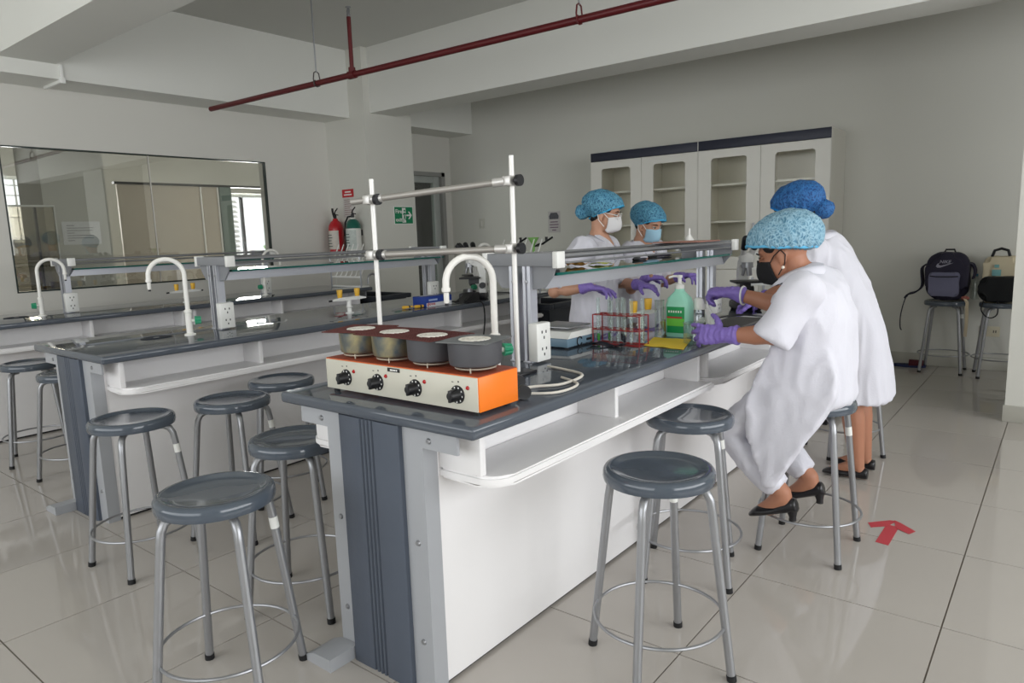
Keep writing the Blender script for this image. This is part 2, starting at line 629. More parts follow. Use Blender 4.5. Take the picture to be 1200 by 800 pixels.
# ------------------------------------------------------------------ the next room, seen through the viewing window
NX = -9.2
b = NB(); bx(b, NX - 0.1, XL - 0.12, 0.2, 7.2, -0.1, 0)
struct('floor_next_room', b, mat('next_room_floor', (150, 146, 138), 0.3), 'floor of the room behind the viewing window')
b = NB(); bx(b, NX - 0.1, XL - 0.12, 0.2, 7.2, 2.75, 2.85)
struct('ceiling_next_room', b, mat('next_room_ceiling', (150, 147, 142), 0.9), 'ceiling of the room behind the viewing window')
NRW = mat('next_room_paint', (196, 196, 190), 0.85, var=0.02)
b = NB()
bx(b, NX - 0.1, NX, 0.2, 2.72, 0, 2.75); bx(b, NX - 0.1, NX, 3.12, 5.18, 0, 2.75); bx(b, NX - 0.1, NX, 6.05, 7.2, 0, 2.75)
bx(b, NX - 0.1, NX, 2.72, 3.12, 0, 1.35); bx(b, NX - 0.1, NX, 2.72, 3.12, 2.07, 2.75)
bx(b, NX - 0.1, NX, 5.18, 6.05, 0, 0.95); bx(b, NX - 0.1, NX, 5.18, 6.05, 1.95, 2.75)
bx(b, NX, XL - 0.12, 0.2, 0.3, 0, 2.75); bx(b, NX, XL - 0.12, 7.1, 7.2, 0, 2.75)
struct('wall_next_room', b, NRW, 'walls of the room behind the viewing window')
w2 = thing('window_2', 'bright window with pale louvre shutters in the next room', 'window', (NX - 0.05, 5.6, 0.95))
w2['kind'] = 'structure'
WFR = mat('window_frame_paint', (205, 208, 204), 0.5)
b = NB()
for (ya, yb, za, zb) in ((5.18, 6.05, 0.95, 0.98), (5.18, 6.05, 1.90, 1.95), (5.18, 5.21, 0.95, 1.95), (6.02, 6.05, 0.95, 1.95)):
    bx(b, NX - 0.07, NX - 0.02, ya, yb, za, zb)
obj('window_frame', b, WFR, w2)
b = NB(); bx(b, NX - 0.07, NX - 0.02, 5.55, 5.585, 0.98, 1.90)
obj('mullion', b, BLACK, w2)
for k in range(13):
    z = 1.0 + 0.068 * k
    b = NB()
    prism(b, [(0, 0), (0.05, 0.035), (0.05, 0.042), (0, 0.007)], lambda u, w: (NX - 0.03 - u, 5.21, z + w), lambda u, w: (NX - 0.03 - u, 5.50, z + w))
    obj('louvre', b, WHITEP, w2)
w3 = thing('window_3', 'small bright window with white grille bars in the next room', 'window', (NX - 0.05, 2.92, 1.35))
w3['kind'] = 'structure'
b = NB()
for (ya, yb, za, zb) in ((2.72, 3.12, 1.35, 1.38), (2.72, 3.12, 2.04, 2.07), (2.72, 2.745, 1.35, 2.07), (3.095, 3.12, 1.35, 2.07)):
    bx(b, NX - 0.07, NX - 0.02, ya, yb, za, zb)
obj('window_frame', b, WFR, w3)
for k in range(3):
    b = NB(); bx(b, NX - 0.05, NX - 0.035, 2.835 + 0.09 * k, 2.85 + 0.09 * k, 1.38, 2.04); obj('grille_bar', b, WFR, w3)
for z in (1.62, 1.86, 1.97):
    b = NB(); bx(b, NX - 0.05, NX - 0.035, 2.745, 3.095, z, z + 0.012); obj('grille_bar', b, WFR, w3)
# sliding partition, pillar, leaning glass frame and sheet of paper
sp = thing('sliding_partition', 'beige sliding partition panels hung from a black rail in the next room', 'partition', (-8.0, 4.0, 0))
b = NB(); bx(b, -8.03, -7.97, 3.36, 5.17, 1.925, 1.95); obj('rail', b, BLACK, sp)
for ya, yb in ((3.39, 4.31), (4.33, 4.52)):
    b = NB(); bx(b, -8.02, -7.985, ya, yb, 0.0, 1.925, 0.003); pn = obj('panel', b, mat('beige_panel', (190, 180, 166), 0.6, var=0.04), sp)
    b = NB(); bx(b, -7.985, -7.975, yb - 0.012, yb + 0.006, 0, 1.92); obj('edge_strip', b, WHITEP, pn)
b = NB(); bx(b, -8.1, -7.96, 4.53, 4.68, 0, 1.925, 0.004); obj('post', b, mat('green_grey_post', (112, 128, 122), 0.5), sp)
b = NB(); bx(b, -8.2, -7.6, 2.55, 3.12, 0, 2.75)
struct('wall_pillar_next_room', b, NRW, 'pale pillar in the room behind the viewing window')
gf = thing('glass_screen', 'tall glass screen with pale edges standing behind the viewing window', 'screen', (-6.80, 2.17, 0))
b = NB(); bx(b, -6.81, -6.79, 1.85, 2.35, 0.0, 1.615); obj('glass_sheet', b, glass_mat('beige_glass', (0.80, 0.76, 0.68), 1.0, 0.05, 1.5, 0.1), gf)
b = NB(); bx(b, -6.815, -6.785, 1.99, 2.005, 1.28, 1.625); bx(b, -6.815, -6.785, 1.99, 2.36, 1.615, 1.63); bx(b, -6.815, -6.785, 2.35, 2.36, 0, 1.62); obj('pale_edge', b, WHITEP, gf)
b = NB(); bx(b, -6.815, -6.785, 2.205, 2.22, 0, 1.612); obj('dark_edge', b, BLACK, gf)
b = NB(); bx(b, -7.595, -7.592, 2.68, 3.02, 1.30, 1.52)
pp = obj('paper_sheet', b, mat('paper_next_room', (222, 224, 228), 0.8)); tag(pp, 'printed sheet of paper taped up behind the viewing window', 'paper')
b = NB()
for k in range(7):
    bx(b, -7.592, -7.5912, 2.72, 2.78 + 0.2 * abs(math.sin(k * 2.1)), 1.335 + 0.024 * k, 1.342 + 0.024 * k)
obj('printed_lines', b, mat('print_grey', (150, 150, 156), 0.8), pp)
# shrubs outside the far windows
for nm, cy, cx, h, lab in (('leafy_shrub', 5.75, -11.2, 1.55, 'sunlit leafy shrub outside the louvred window'), ('leafy_shrub', 7.35, -10.9, 1.35, 'smaller sunlit shrub outside beyond the louvred window')):
    rt = thing(nm, lab, 'shrub', (cx, cy, 0))
    b = NB()
    rnd = random.Random(int(cy * 10))
    for k in range(900):
        a, zz = rnd.uniform(0, 2 * PI), rnd.uniform(0.3, h)
        rr = 0.55 * math.sqrt(rnd.random()) * math.sin(PI * min(1, (zz - 0.2) / (h - 0.1))) + 0.05
        c = Vector((cx + rr * math.cos(a), cy + rr * math.sin(a), zz))
        u = Vector((rnd.uniform(-1, 1), rnd.uniform(-1, 1), rnd.uniform(-.6, .6))).normalized() * 0.05
        w = u.cross(Vector((rnd.uniform(-1, 1), rnd.uniform(-1, 1), 1))).normalized() * 0.022
        vs = [b.verts.new(c - u), b.verts.new(c + w), b.verts.new(c + u), b.verts.new(c - w)]
        b.faces.new(vs)
    fo = obj('foliage', b, mat('leaf_green', (150, 190, 110), 0.6, var=0.3, scale=3), rt, fix=False); fo['kind'] = 'stuff'
    b = NB(); tube(b, [(cx, cy, 0), (cx + .03, cy, 0.5), (cx - .02, cy + .02, h * .85)], [0.03, 0.025, 0.008], 8); obj('stem', b, mat('bark', (110, 95, 75), 0.9), rt)

# ------------------------------------------------------------------ sprinkler pipe under the ceiling
sp = thing('sprinkler_pipe', 'dark red sprinkler pipe hung below the ceiling', 'pipe', (-3.5, 3.53, 2.45))
P0, P1 = Vector((-6.10, 3.462, 2.448)), Vector((0.6, 3.665, 2.452))
def on_pipe(x):
    return P0.lerp(P1, (x - P0.x) / (P1.x - P0.x))
b = NB(); tube(b, [P0, P1], 0.0215, 14); obj('pipe', b, REDPIPE, sp)
b = NB(); cyl(b, P0 + Vector((-0.012, 0, 0)), P0 + Vector((0.003, 0, 0)), 0.0205, seg=14); obj('end_cap', b, WHITEP, sp)
q = on_pipe(-4.215)
b = NB(); tube(b, [q + V(-0.035, 0, 0), q + V(0.035, 0, 0)], 0.029, 14); tube(b, [q, q + V(0, 0, 0.05)], 0.026, 14); tube(b, [q + V(0, 0, 0.03), q + V(0, 0, 0.40)], 0.0155, 12); obj('riser', b, REDPIPE, sp)
b = NB()
lathe(b, [(0, 0.40), (0.012, 0.40), (0.014, 0.415), (0.008, 0.43), (0.006, 0.462), (0.021, 0.464), (0.021, 0.468), (0, 0.469)], q, 14)
for s in (-1, 1):
    tube(b, [q + V(0.012 * s, 0, 0.42), q + V(0.016 * s, 0, 0.445), q + V(0.004 * s, 0, 0.465)], 0.003, 6)
obj('sprinkler_head', b, CHROME, sp)
for hx, col in ((-4.62, CHROME), (-2.285, REDPIPE), (-0.2, CHROME)):
    q = on_pipe(hx)
    b = NB()
    tube(b, [q + V(0, -0.024, -0.02), q + V(0, -0.03, 0.03), q + V(0, -0.022, 0.075), q + V(0, 0, 0.088), q + V(0, 0.022, 0.075), q + V(0, 0.03, 0.03), q + V(0, 0.024, -0.02)], 0.005, 6)
    tube(b, arc(q, 0.025, 0.6, 5.68, 14, (0, 0, 1), (0, 1, 0)), 0.0045, 6)
    ch = obj('clevis_hanger', b, REDPIPE if hx > -3 else mat('dark_hanger', (70, 62, 60), 0.4, 0.4), sp)
    b = NB(); tube(b, [q + V(0, 0, 0.08), (q.x, q.y, ZC)], 0.0055, 8); obj('threaded_rod', b, CHROME, ch)
# white conduit at the beam junction
b = NB(); bx(b, -6.12, -6.10, 2.275, 2.297, 2.535, 2.64, 0.002); bx(b, -6.46, -6.10, 2.275, 2.297, 2.513, 2.535, 0.002); bx(b, -6.122, -6.092, 2.266, 2.306, 2.505, 2.545, 0.003)
tag(obj('cable_conduit', b, WHITEP), 'short white cable conduit bent around the ceiling beam', 'conduit')
# ------------------------------------------------------------------ benches
BY = 1.217
BLEN = 3.293
def make_bench():
    r = thing('lab_bench', '', 'bench')
    b = NB(); bx(b, -0.40, 0.40, 0, BLEN, 0.765, 0.80, 0.011, 4)
    obj('worktop', b, TOPG, r)
    b = NB(); bx(b, -0.195, 0.195, 0.05, BLEN - 0.05, 0.012, 0.765)
    obj('base_panel', b, WHITE_LAM, r)
    b = NB(); bx(b, -0.185, 0.185, 0.06, BLEN - 0.06, 0.0, 0.012)
    obj('plinth', b, BLACK, r)
    for ye, s in ((0.0, 1), (BLEN, -1)):
        f = lambda y: ye + s * y
        y_ = lambda a, c: (min(f(a), f(c)), max(f(a), f(c)))
        b = NB()
        bx(b, -0.192, 0.192, *y_(0.022, 0.052), 0.0, 0.765)
        for sx in (-1, 1):
            xa, xb = sorted((sx * 0.192, sx * 0.325))
            bx(b, xa, xb, *y_(0.022, 0.030), 0.712, 0.765)
            bx(b, xa, xb, *y_(0.022, 0.070), 0.757, 0.765)
            xa, xb = sorted((sx * 0.18, sx * 0.2))
            bx(b, xa, xb, *y_(0.022, 0.075), 0.0, 0.765)
        fr = obj('end_frame', b, STEELP, r)
        for sx in (-1, 1):
            for bz, bxx in ((0.735, 0.225), (0.44, 0.165), (0.15, 0.165)):
                b = NB(); lathe(b, [(0, -0.006), (0.006, -0.005), (0.009, 0), (0.009, 0.004)], (sx * bxx, f(0.022), bz), 10, 'Y'); obj('bolt', b, CHROME, fr)
        b = NB()
        poly = [(-0.125, 0.022), (-0.125, 0.008), (-0.118, 0.003), (-0.035, 0.003)]
        for k in range(4):
            x = -0.03 + 0.016 * k
            poly += [(x, 0.003), (x + 0.003, 0.008), (x + 0.007, 0.008), (x + 0.010, 0.003)]
        poly += [(0.118, 0.003), (0.125, 0.008), (0.125, 0.022)]
        prism(b, poly, lambda u, w: (u, f(w), 0.0), lambda u, w: (u, f(w), 0.765))
        obj('fluted_end_panel', b, DARKP, r)
        sx = -1
        if s < 0:
            continue
        b = NB()
        prism(b, [(sx * 0.126, 0.0), (sx * 0.245, 0.0), (sx * 0.245, 0.018), (sx * 0.205, 0.036), (sx * 0.126, 0.040)], lambda u, w: (u, f(-0.085), w), lambda u, w: (u, f(0.02), w))
        obj('foot', b, STEELP, r)
    for sx in (-1, 1):
        for ya, yb in ((0.085, 1.465), (1.505, 3.2)):
            rr = 0.07
            pl = [(0.195, ya), (0.40 - rr, ya)] + [(0.40 - rr + rr * math.sin(t), ya + rr - rr * math.cos(t)) for t in [PI / 2 * k / 6 for k in range(1, 7)]]
            pl += [(0.40, yb), (0.195, yb)]
            b = NB(); prism_z(b, [(sx * x, y) for x, y in pl], 0.612, 0.642)
            es = [e for e in b.edges if abs(e.verts[0].co.z - e.verts[1].co.z) < 1e-4]
            bmesh.ops.bevel(b, geom=es, offset=0.007, segments=2, affect='EDGES')
            obj('knee_shelf', b, WHITE_LAM, r)
        for y in (0.085, 0.77, 1.43, 1.52, 2.3, 3.15):
            xa, xb = sorted((sx * 0.195, sx * 0.345))
            b = NB(); bx(b, xa, xb, y, y + 0.022, 0.642, 0.765, 0.002); obj('divider', b, WHITE_LAM, r)
    return r
bench0 = make_bench()
BC = {1: -1.5, 2: -3.6, 3: -5.7}
bench0.location = (BC[1], BY, 0)
bench0['label'] = 'white lab bench with grey top carrying the orange hotplate'
dup(bench0, (BC[2], BY, 0), 0, 'white lab bench with grey top carrying the blue glove box')
dup(bench0, (BC[3], BY, 0), 0, 'white lab bench with grey top nearest the viewing window')

# ------------------------------------------------------------------ glass reagent shelves on the benches
def make_shelf():
    r = thing('reagent_shelf', '', 'shelf')
    LY = 1.62
    for y in (0, LY):
        for x in (-0.03, 0.03):
            b = NB()
            w, d = 0.0165, 0.02
            poly = [(-w, -d), (-0.005, -d), (-0.005, -d + 0.006), (0.005, -d + 0.006), (0.005, -d), (w, -d), (w, d), (0.005, d), (0.005, d - 0.006), (-0.005, d - 0.006), (-0.005, d), (-w, d)]
            prism_z(b, [(x + u, y + v) for u, v in poly], 0.0, 0.345)
            po = obj('post', b, ALU, r)
            b = NB(); lathe(b, [(0, -0.004), (0.006, -0.003), (0.007, 0)], (x, y - 0.02, 0.29), 10, 'Y'); obj('screw', b, CHROME, po)
            b = NB(); bx(b, x - 0.02, x + 0.02, y - 0.025, y + 0.025, 0, 0.006, 0.001); obj('foot_plate', b, ALU, po)
        b = NB(); bx(b, -0.148, 0.148, y - 0.02, y + 0.02, 0.345, 0.39, 0.002); ar = obj('cross_arm', b, ALU_D, r)
        for s in (-1, 1):
            xa, xb = sorted((s * 0.146, s * 0.168))
            b = NB(); bx(b, xa, xb, y - 0.024, y + 0.024, 0.338, 0.395, 0.003); obj('end_cap', b, WHITEP, ar)
            yy = 1 if y == 0 else -1
            b = NB(); prism(b, [(s * 0.047, 0.262), (s * 0.047, 0.345), (s * 0.146, 0.345), (s * 0.135, 0.312), (s * 0.098, 0.268)], lambda u, w: (u, y - 0.004, w), lambda u, w: (u, y + 0.004, w)); obj('gusset', b, ALU_D, r)
    for s in (-1, 1):
        xa, xb = sorted((s * 0.086, s * 0.098))
        b = NB()
        prism(b, [(0.0, 0.265), (LY, 0.265), (LY - 0.03, 0.309), (0.03, 0.309)], lambda u, w: (xa, u, w), lambda u, w: (xb, u, w))
        obj('side_rail', b, ALU, r)
        b = NB(); tube(b, [(s * 0.142, 0.0, 0.378), (s * 0.142, LY + 0.02, 0.378)], 0.0075, 10); obj('guard_rail', b, CHROME, r)
        b = NB(); tube(b, [(s * 0.142, 0.0, 0.353), (s * 0.142, LY + 0.02, 0.353)], 0.004, 8); obj('guard_rail', b, CHROME, r)
    b = NB(); bx(b, -0.128, 0.128, 0.028, LY + 0.03, 0.310, 0.320)
    g = obj('glass_pane', b, SHELFGLASS, r)
    b = NB(); bx(b, 0.128, 0.1305, 0.028, LY + 0.03, 0.310, 0.320); bx(b, -0.1305, -0.128, 0.028, LY + 0.03, 0.310, 0.320); bx(b, -0.128, 0.128, 0.0255, 0.028, 0.310, 0.320); obj('pane_edge', b, GLASSEDGE, g)
    # twin socket boxes fixed to the posts
    for y in (0.0, LY - 0.03):
        b = NB(); bx(b, 0.047, 0.087, y - 0.042, y + 0.042, 0.008, 0.145, 0.006); ob = obj('socket_box', b, WHITEP, r)
        for zz in (0.045, 0.105):
            for dy, dz in ((-0.012, 0.008), (0.012, 0.008), (0, -0.012)):
                b = NB(); bx(b, 0.086, 0.0878, y + dy - 0.0028, y + dy + 0.0028, zz + dz - 0.005, zz + dz + 0.005); obj('socket_hole', b, BLACK, ob)
    return r
sh0 = make_shelf()
sh0.location = (BC[1] - 0.035, 2.0, 0.80)
sh0['label'] = 'aluminium and glass shelf on the bench with the orange hotplate'
dup(sh0, (BC[2] - 0.035, 2.0, 0.80), 0, 'aluminium and glass shelf on the bench with the glove box')
dup(sh0, (BC[3] - 0.035, 2.0, 0.80), 0, 'aluminium and glass shelf on the bench nearest the viewing window')

# ------------------------------------------------------------------ gooseneck faucets, cup drains, gas taps
def make_faucet():
    r = thing('gooseneck_faucet', '', 'faucet', group='white gooseneck faucets')
    b = NB(); lathe(b, [(0, 0), (0.028, 0), (0.028, 0.006), (0.022, 0.010), (0.016, 0.012), (0.016, 0.115), (0.019, 0.118), (0.019, 0.128), (0.0125, 0.134), (0, 0.134)], (0, 0, 0), 20); obj('column', b, FAUCETP, r)
    R = 0.082
    pts = [(0, 0, 0.12), (0, 0, 0.2), (0, 0, 0.31)] + [tuple(p) for p in arc((0, -R, 0.31), R, 0.15, PI - 0.15, 14, (0, 1, 0), (0, 0, 1))] + [(0, -2 * R, 0.30), (0, -2 * R, 0.29)]
    b = NB(); tube(b, pts, 0.0115, 12); obj('spout', b, FAUCETP, r)
    b = NB(); lathe(b, [(0, 0.295), (0.0145, 0.295), (0.0145, 0.283), (0.009, 0.279), (0.009, 0.25), (0.0075, 0.245), (0, 0.245)], (0, -2 * R, 0), 14); nz = obj('nozzle', b, FAUCETP, r)
    b = NB(); cyl(b, (0, -2 * R, 0.236), (0, -2 * R, 0.247), 0.0065, seg=10); obj('nozzle_tip', b, BLACK, nz)
    b = NB(); cyl(b, (0, 0.012, 0.075), (0, 0.03, 0.075), 0.009, seg=12); obj('valve_stem', b, FAUCETP, r)
    b = NB()
    pr = []
    for k in range(40):
        t = 2 * PI * k / 40
        rr = 0.0205 + 0.0016 * math.cos(10 * t)
        pr.append((rr * math.cos(t), rr * math.sin(t)))
    prism(b, pr, lambda u, w: (u, 0.028, 0.075 + w), lambda u, w: (0.85 * u, 0.058, 0.075 + 0.85 * w)); obj('valve_knob', b, GREENP, r)
    return r
fa0 = make_faucet()
fa0.location = (-1.495, 1.785, 0.80); fa0.rotation_euler = (0, 0, math.radians(-28))
fa0['label'] = 'white gooseneck faucet behind the orange hotplate'
dup(fa0, (-3.53, 1.775, 0.80), math.radians(-28), 'white gooseneck faucet on the front part of the glove-box bench')
dup(fa0, (-5.645, 1.80, 0.80), math.radians(165), 'white gooseneck faucet on the bench nearest the viewing window, before its shelf')
dup(fa0, (-5.55, 3.50, 0.80), math.radians(175), 'white gooseneck faucet on the bench nearest the viewing window, behind its shelf')
dup(fa0, (-3.50, 4.00, 0.80), math.radians(175), 'white gooseneck faucet beside the microscope on the glove-box bench')
def make_drain():
    r = thing('cup_sink', '', 'sink', group='small oval cup sinks let into the worktops')
    b = NB(); lathe(b, [(0.075, 0.0), (0.078, 0.004), (0.07, 0.006), (0.062, 0.0035), (0.056, 0.001), (0, 0.0008)], (0, 0, 0), 28)
    for v in b.verts: v.co.x *= 0.6
    obj('bowl', b, SINKP, r)
    b = NB(); lathe(b, [(0.014, 0.001), (0.014, 0.004), (0.0, 0.0045)], (0, 0, 0), 12); obj('strainer', b, CHROME, r)
    return r
dr0 = make_drain()
dr0.location = (-3.60, 1.635, 0.80); dr0['label'] = 'small oval black cup sink by a white faucet in the glove-box bench'
dup(dr0, (-5.71, 1.66, 0.80), 0, 'small oval black cup sink in the bench nearest the viewing window')
dup(dr0, (-1.575, 1.645, 0.80), 0, 'small oval black cup sink behind the orange hotplate')
def make_gastap():
    r = thing('gas_tap', '', 'tap', group='twin gas taps with yellow knobs')
    b = NB(); lathe(b, [(0, 0), (0.026, 0), (0.026, 0.006), (0.015, 0.009), (0.015, 0.035), (0.021, 0.038), (0.021, 0.043), (0.015, 0.046), (0.013, 0.095), (0, 0.095)], (0, 0, 0), 18); obj('pedestal', b, WHITEP, r)
    b = NB(); prism(b, [(-0.13, 0.086), (-0.075, 0.083), (0.075, 0.083), (0.13, 0.086), (0.13, 0.094), (0.075, 0.104), (-0.075, 0.104), (-0.13, 0.094)], lambda u, w: (-0.013, u, w), lambda u, w: (0.013, u, w)); bd = obj('body', b, WHITEP, r)
    for s in (-1, 1):
        b = NB(); tube(b, [(0, s * 0.12, 0.09), (0, s * 0.15, 0.088)], 0.006, 8); obj('hose_barb', b, BLACK, bd)
        b = NB(); lathe(b, [(0, 0.100), (0.013, 0.100), (0.016, 0.118), (0.018, 0.150), (0.0165, 0.153), (0, 0.153)], (0, s * 0.068, 0), 14)
        obj('knob', b, YELLOWP, r)
    return r
gt0 = make_gastap()
gt0.location = (-1.48, 2.78, 0.80); gt0['label'] = 'white twin gas tap with yellow knobs behind the red test tube rack'
dup(gt0, (-3.55, 2.82, 0.80), 0, 'white twin gas tap with yellow knobs on the glove-box bench')
dup(gt0, (-5.60, 2.81, 0.80), 0, 'white twin gas tap with yellow knobs on the bench nearest the viewing window')

# ------------------------------------------------------------------ sinks with drying racks at the bench ends
def make_sink():
    r = thing('lab_sink', '', 'sink', group='black sinks at the bench ends')
    b = NB()
    o0, o1, y0, y1 = -0.40, 0.40, 0.005, 0.505
    rim = [(-0.40, 0.005, 0.70), (0.40, 0.005, 0.70), (0.40, 0.505, 0.70), (-0.40, 0.505, 0.70)]
    prism_sets = [(o0, o1, y0, y0 + 0.05), (o0, o1, y1 - 0.05, y1), (o0, o0 + 0.05, y0 + 0.05, y1 - 0.05), (o1 - 0.05, o1, y0 + 0.05, y1 - 0.05)]
    for s in prism_sets:
        bx(b, *s, 0.655, 0.70, 0.006)
    obj('rim', b, SINKP, r)
    b = NB()
    bx(b, -0.35, 0.35, 0.055, 0.455, 0.47, 0.48); bx(b, -0.36, -0.35, 0.045, 0.465, 0.47, 0.66); bx(b, 0.35, 0.36, 0.045, 0.465, 0.47, 0.66); bx(b, -0.36, 0.36, 0.045, 0.055, 0.47, 0.66); bx(b, -0.36, 0.36, 0.455, 0.465, 0.47, 0.66)
    obj('basin', b, SINKP, r)
    b = NB()
    bx(b, -0.38, 0.38, 0.06, 0.45, 0.05, 0.47)
    obj('cupboard', b, WHITE_LAM, r)
    b = NB(); bx(b, -0.36, 0.36, 0.08, 0.43, 0.0, 0.05); obj('plinth', b, BLACK, r)
    b = NB(); tube(b, [(0, 0.4, 0.70), (0, 0.4, 0.84)] + [tuple(p) for p in arc((0, 0.34, 0.84), 0.06, 0, PI, 8, (0, 1, 0), (0, 0, 1))] + [(0, 0.28, 0.80)], 0.010, 8); obj('spout', b, CHROME, r)
    return r
sk0 = make_sink()
sk0.location = (BC[1], BY + BLEN, 0); sk0['label'] = 'black sink at the end of the bench with the hotplate'
dup(sk0, (BC[2], BY + BLEN, 0), 0, 'black sink at the end of the glove-box bench')
dup(sk0, (BC[3], BY + BLEN, 0), 0, 'black sink at the end of the bench nearest the viewing window')
def make_rack():
    r = thing('drying_rack', '', 'rack', group='white peg drying racks above the end sinks')
    for z in (0.10, 0.195, 0.29):
        b = NB(); bx(b, -0.23, 0.23, -0.005, 0.006, z - 0.009, z + 0.009, 0.002); obj('cross_bar', b, WHITEP, r)
    for s in (-1, 1):
        b = NB(); bx(b, s * 0.225 - 0.008, s * 0.225 + 0.008, -0.014, -0.005, 0.0, 0.31, 0.002); obj('support', b, ALU, r)
    for i in range(6):
        for j in range(3):
            x, z = -0.19 + 0.075 * i, 0.10 + 0.095 * j
            b = NB(); tube(b, [(x, 0.006, z), (x, 0.03, z + 0.02), (x + 0.01, 0.075, z + 0.125)], [0.006, 0.006, 0.0045], 7); obj('peg', b, WHITEP, r)
    b = NB(); bx(b, -0.24, 0.24, -0.01, 0.08, 0.0, 0.014, 0.003); obj('drip_tray', b, WHITEP, r)
    return r
rk0 = make_rack()
rk0.location = (BC[1] + 0.10, 4.40, 0.80); rk0['label'] = 'white peg drying rack near the standing person in long gown'
dup(rk0, (BC[2] + 0.17, 4.40, 0.80), 0, 'white peg drying rack behind the microscope')
dup(rk0, (BC[3] + 0.15, 4.40, 0.80), 0, 'white peg drying rack in front of the fire extinguishers')

gc = thing('plastic_funnel', 'green plastic funnel hung on the drying rack behind the microscope', 'funnel', (BC[2] + 0.24, 4.52, 1.17))
b = NB(); lathe(b, [(0.012, 1.165), (0.015, 1.175), (0.045, 1.225), (0.047, 1.228), (0.043, 1.226), (0.012, 1.178), (0.008, 1.166)], (BC[2] + 0.24, 4.53, 0), 20); obj('cone', b, mat('funnel_green', (140, 196, 110), 0.4), gc)
b = NB(); lathe(b, [(0.012, 1.166), (0.009, 1.10), (0.007, 1.10), (0.009, 1.166)], (BC[2] + 0.24, 4.53, 0), 14); obj('stem', b, mat('funnel_green', (140, 196, 110), 0.4), gc)
for k, x in enumerate((0.08, 0.335)):
    r = thing('burette_clamp', ['black clamp hung on the drying rack beside the microscope eyepieces', 'black clamp hung on the drying rack beyond the green funnel'][k], 'clamp', (BC[2] + x, 4.50, 1.15), 'black clamps on the drying rack')
    p = Vector((BC[2] + x, 4.52, 1.175))
    b = NB(); tube(b, [p, p + V(0.05, 0.01, 0.03), p + V(0.09, 0.01, 0.05)], 0.008, 8); obj('shank', b, BLACK, r)
    for s in (-1, 1):
        b = NB(); tube(b, [p, p + V(-0.02, 0.018 * s, 0.0), p + V(-0.05, 0.02 * s, -0.012), p + V(-0.065, 0.006 * s, -0.016)], 0.007, 8); obj('jaw', b, BLACK, r)
    b = NB(); tube(b, [p + V(0.03, 0.012, 0.02), p + V(0.03, 0.012, 0.055)], 0.011, 10); obj('thumb_screw', b, BLACK, r)

# ------------------------------------------------------------------ stools
def make_stool():
    r = thing('lab_stool', '', 'stool', group='round grey lab stools')
    b = NB()
    lathe(b, [(0, 0.589), (0.05, 0.5895), (0.10, 0.591), (0.122, 0.594), (0.133, 0.599), (0.142, 0.600), (0.151, 0.597), (0.156, 0.589), (0.157, 0.572), (0.154, 0.562), (0.145, 0.560), (0, 0.560)], (0, 0, 0), 48)
    obj('seat', b, SEATP, r)
    for k in range(4):
        a = PI / 4 + PI / 2 * k
        c, s = math.cos(a), math.sin(a)
        pr = [(0.208, 0.008), (0.150, 0.49), (0.145, 0.52), (0.134, 0.541), (0.115, 0.551), (0.085, 0.553)]
        b = NB(); tube(b, [(q * c, q * s, z) for q, z in pr], 0.0122, 12); lg = obj('leg', b, CHROME, r)
        b = NB(); tube(b, [(0.209 * c, 0.209 * s, 0.0), (0.2065 * c, 0.2065 * s, 0.018)], 0.0138, 12); obj('rubber_tip', b, RUBBER, lg)
        if k == 0:
            z0, z1 = 0.44, 0.475
            f = lambda z: 0.208 - (0.058) * (z - 0.008) / 0.482
            b = NB(); tube(b, [(f(z0) * c, f(z0) * s, z0), (f(z1) * c, f(z1) * s, z1)], 0.0127, 12, caps=False); obj('sticker', b, WHITEP, lg)
    b = NB(); tube(b, [(0.186 * math.cos(t), 0.186 * math.sin(t), 0.155) for t in [2 * PI * k / 48 for k in range(48)]], 0.0048, 8, closed=True); obj('foot_ring', b, CHROME, r)
    return r
st0 = make_stool()
ST = [((-0.872, 1.737), 55, 'empty grey stool standing clear of the knee shelf, nearest the seated person'),
      ((-1.045, 2.325), 20, 'grey stool half under the knee shelf beside the seated person'),
      ((-0.744, 2.775), 0, 'grey stool the person with black mask sits on'),
      ((-0.93, 4.10), 40, 'grey stool behind the legs of the standing person in long gown'),
      ((-1.79, 0.924), 35, 'grey stool in the aisle before the fluted bench end with the hotplate'),
      ((-2.864, 1.171), 5, 'grey stool at the front corner of the glove-box bench'),
      ((-2.815, 1.571), 25, 'second grey stool along the glove-box bench, counted from its fluted end'),
      ((-3.0, 1.938), 60, 'third grey stool along the glove-box bench, counted from its fluted end'),
      ((-2.05, 1.36), 30, 'grey stool tucked under the left knee shelf of the hotplate bench'),
      ((-4.855, 1.449), 70, 'grey stool standing by the bench nearest the viewing window'),
      ((-4.26, 1.45), 15, 'grey stool mostly hidden behind the fluted end of the glove-box bench'),
      ((-0.79, 6.78), 0, 'grey stool against the back wall with the navy backpack on it'),
      ((-0.40, 6.74), 10, 'grey stool beside the white column with the black and cream bags on it')]
for k, ((x, y), a, lab) in enumerate(ST):
    o = st0 if k == 0 else dup(st0, (x, y, 0), math.radians(a), lab)
    o.location = (x, y, 0); o.rotation_euler = (0, 0, math.radians(a)); o['label'] = lab

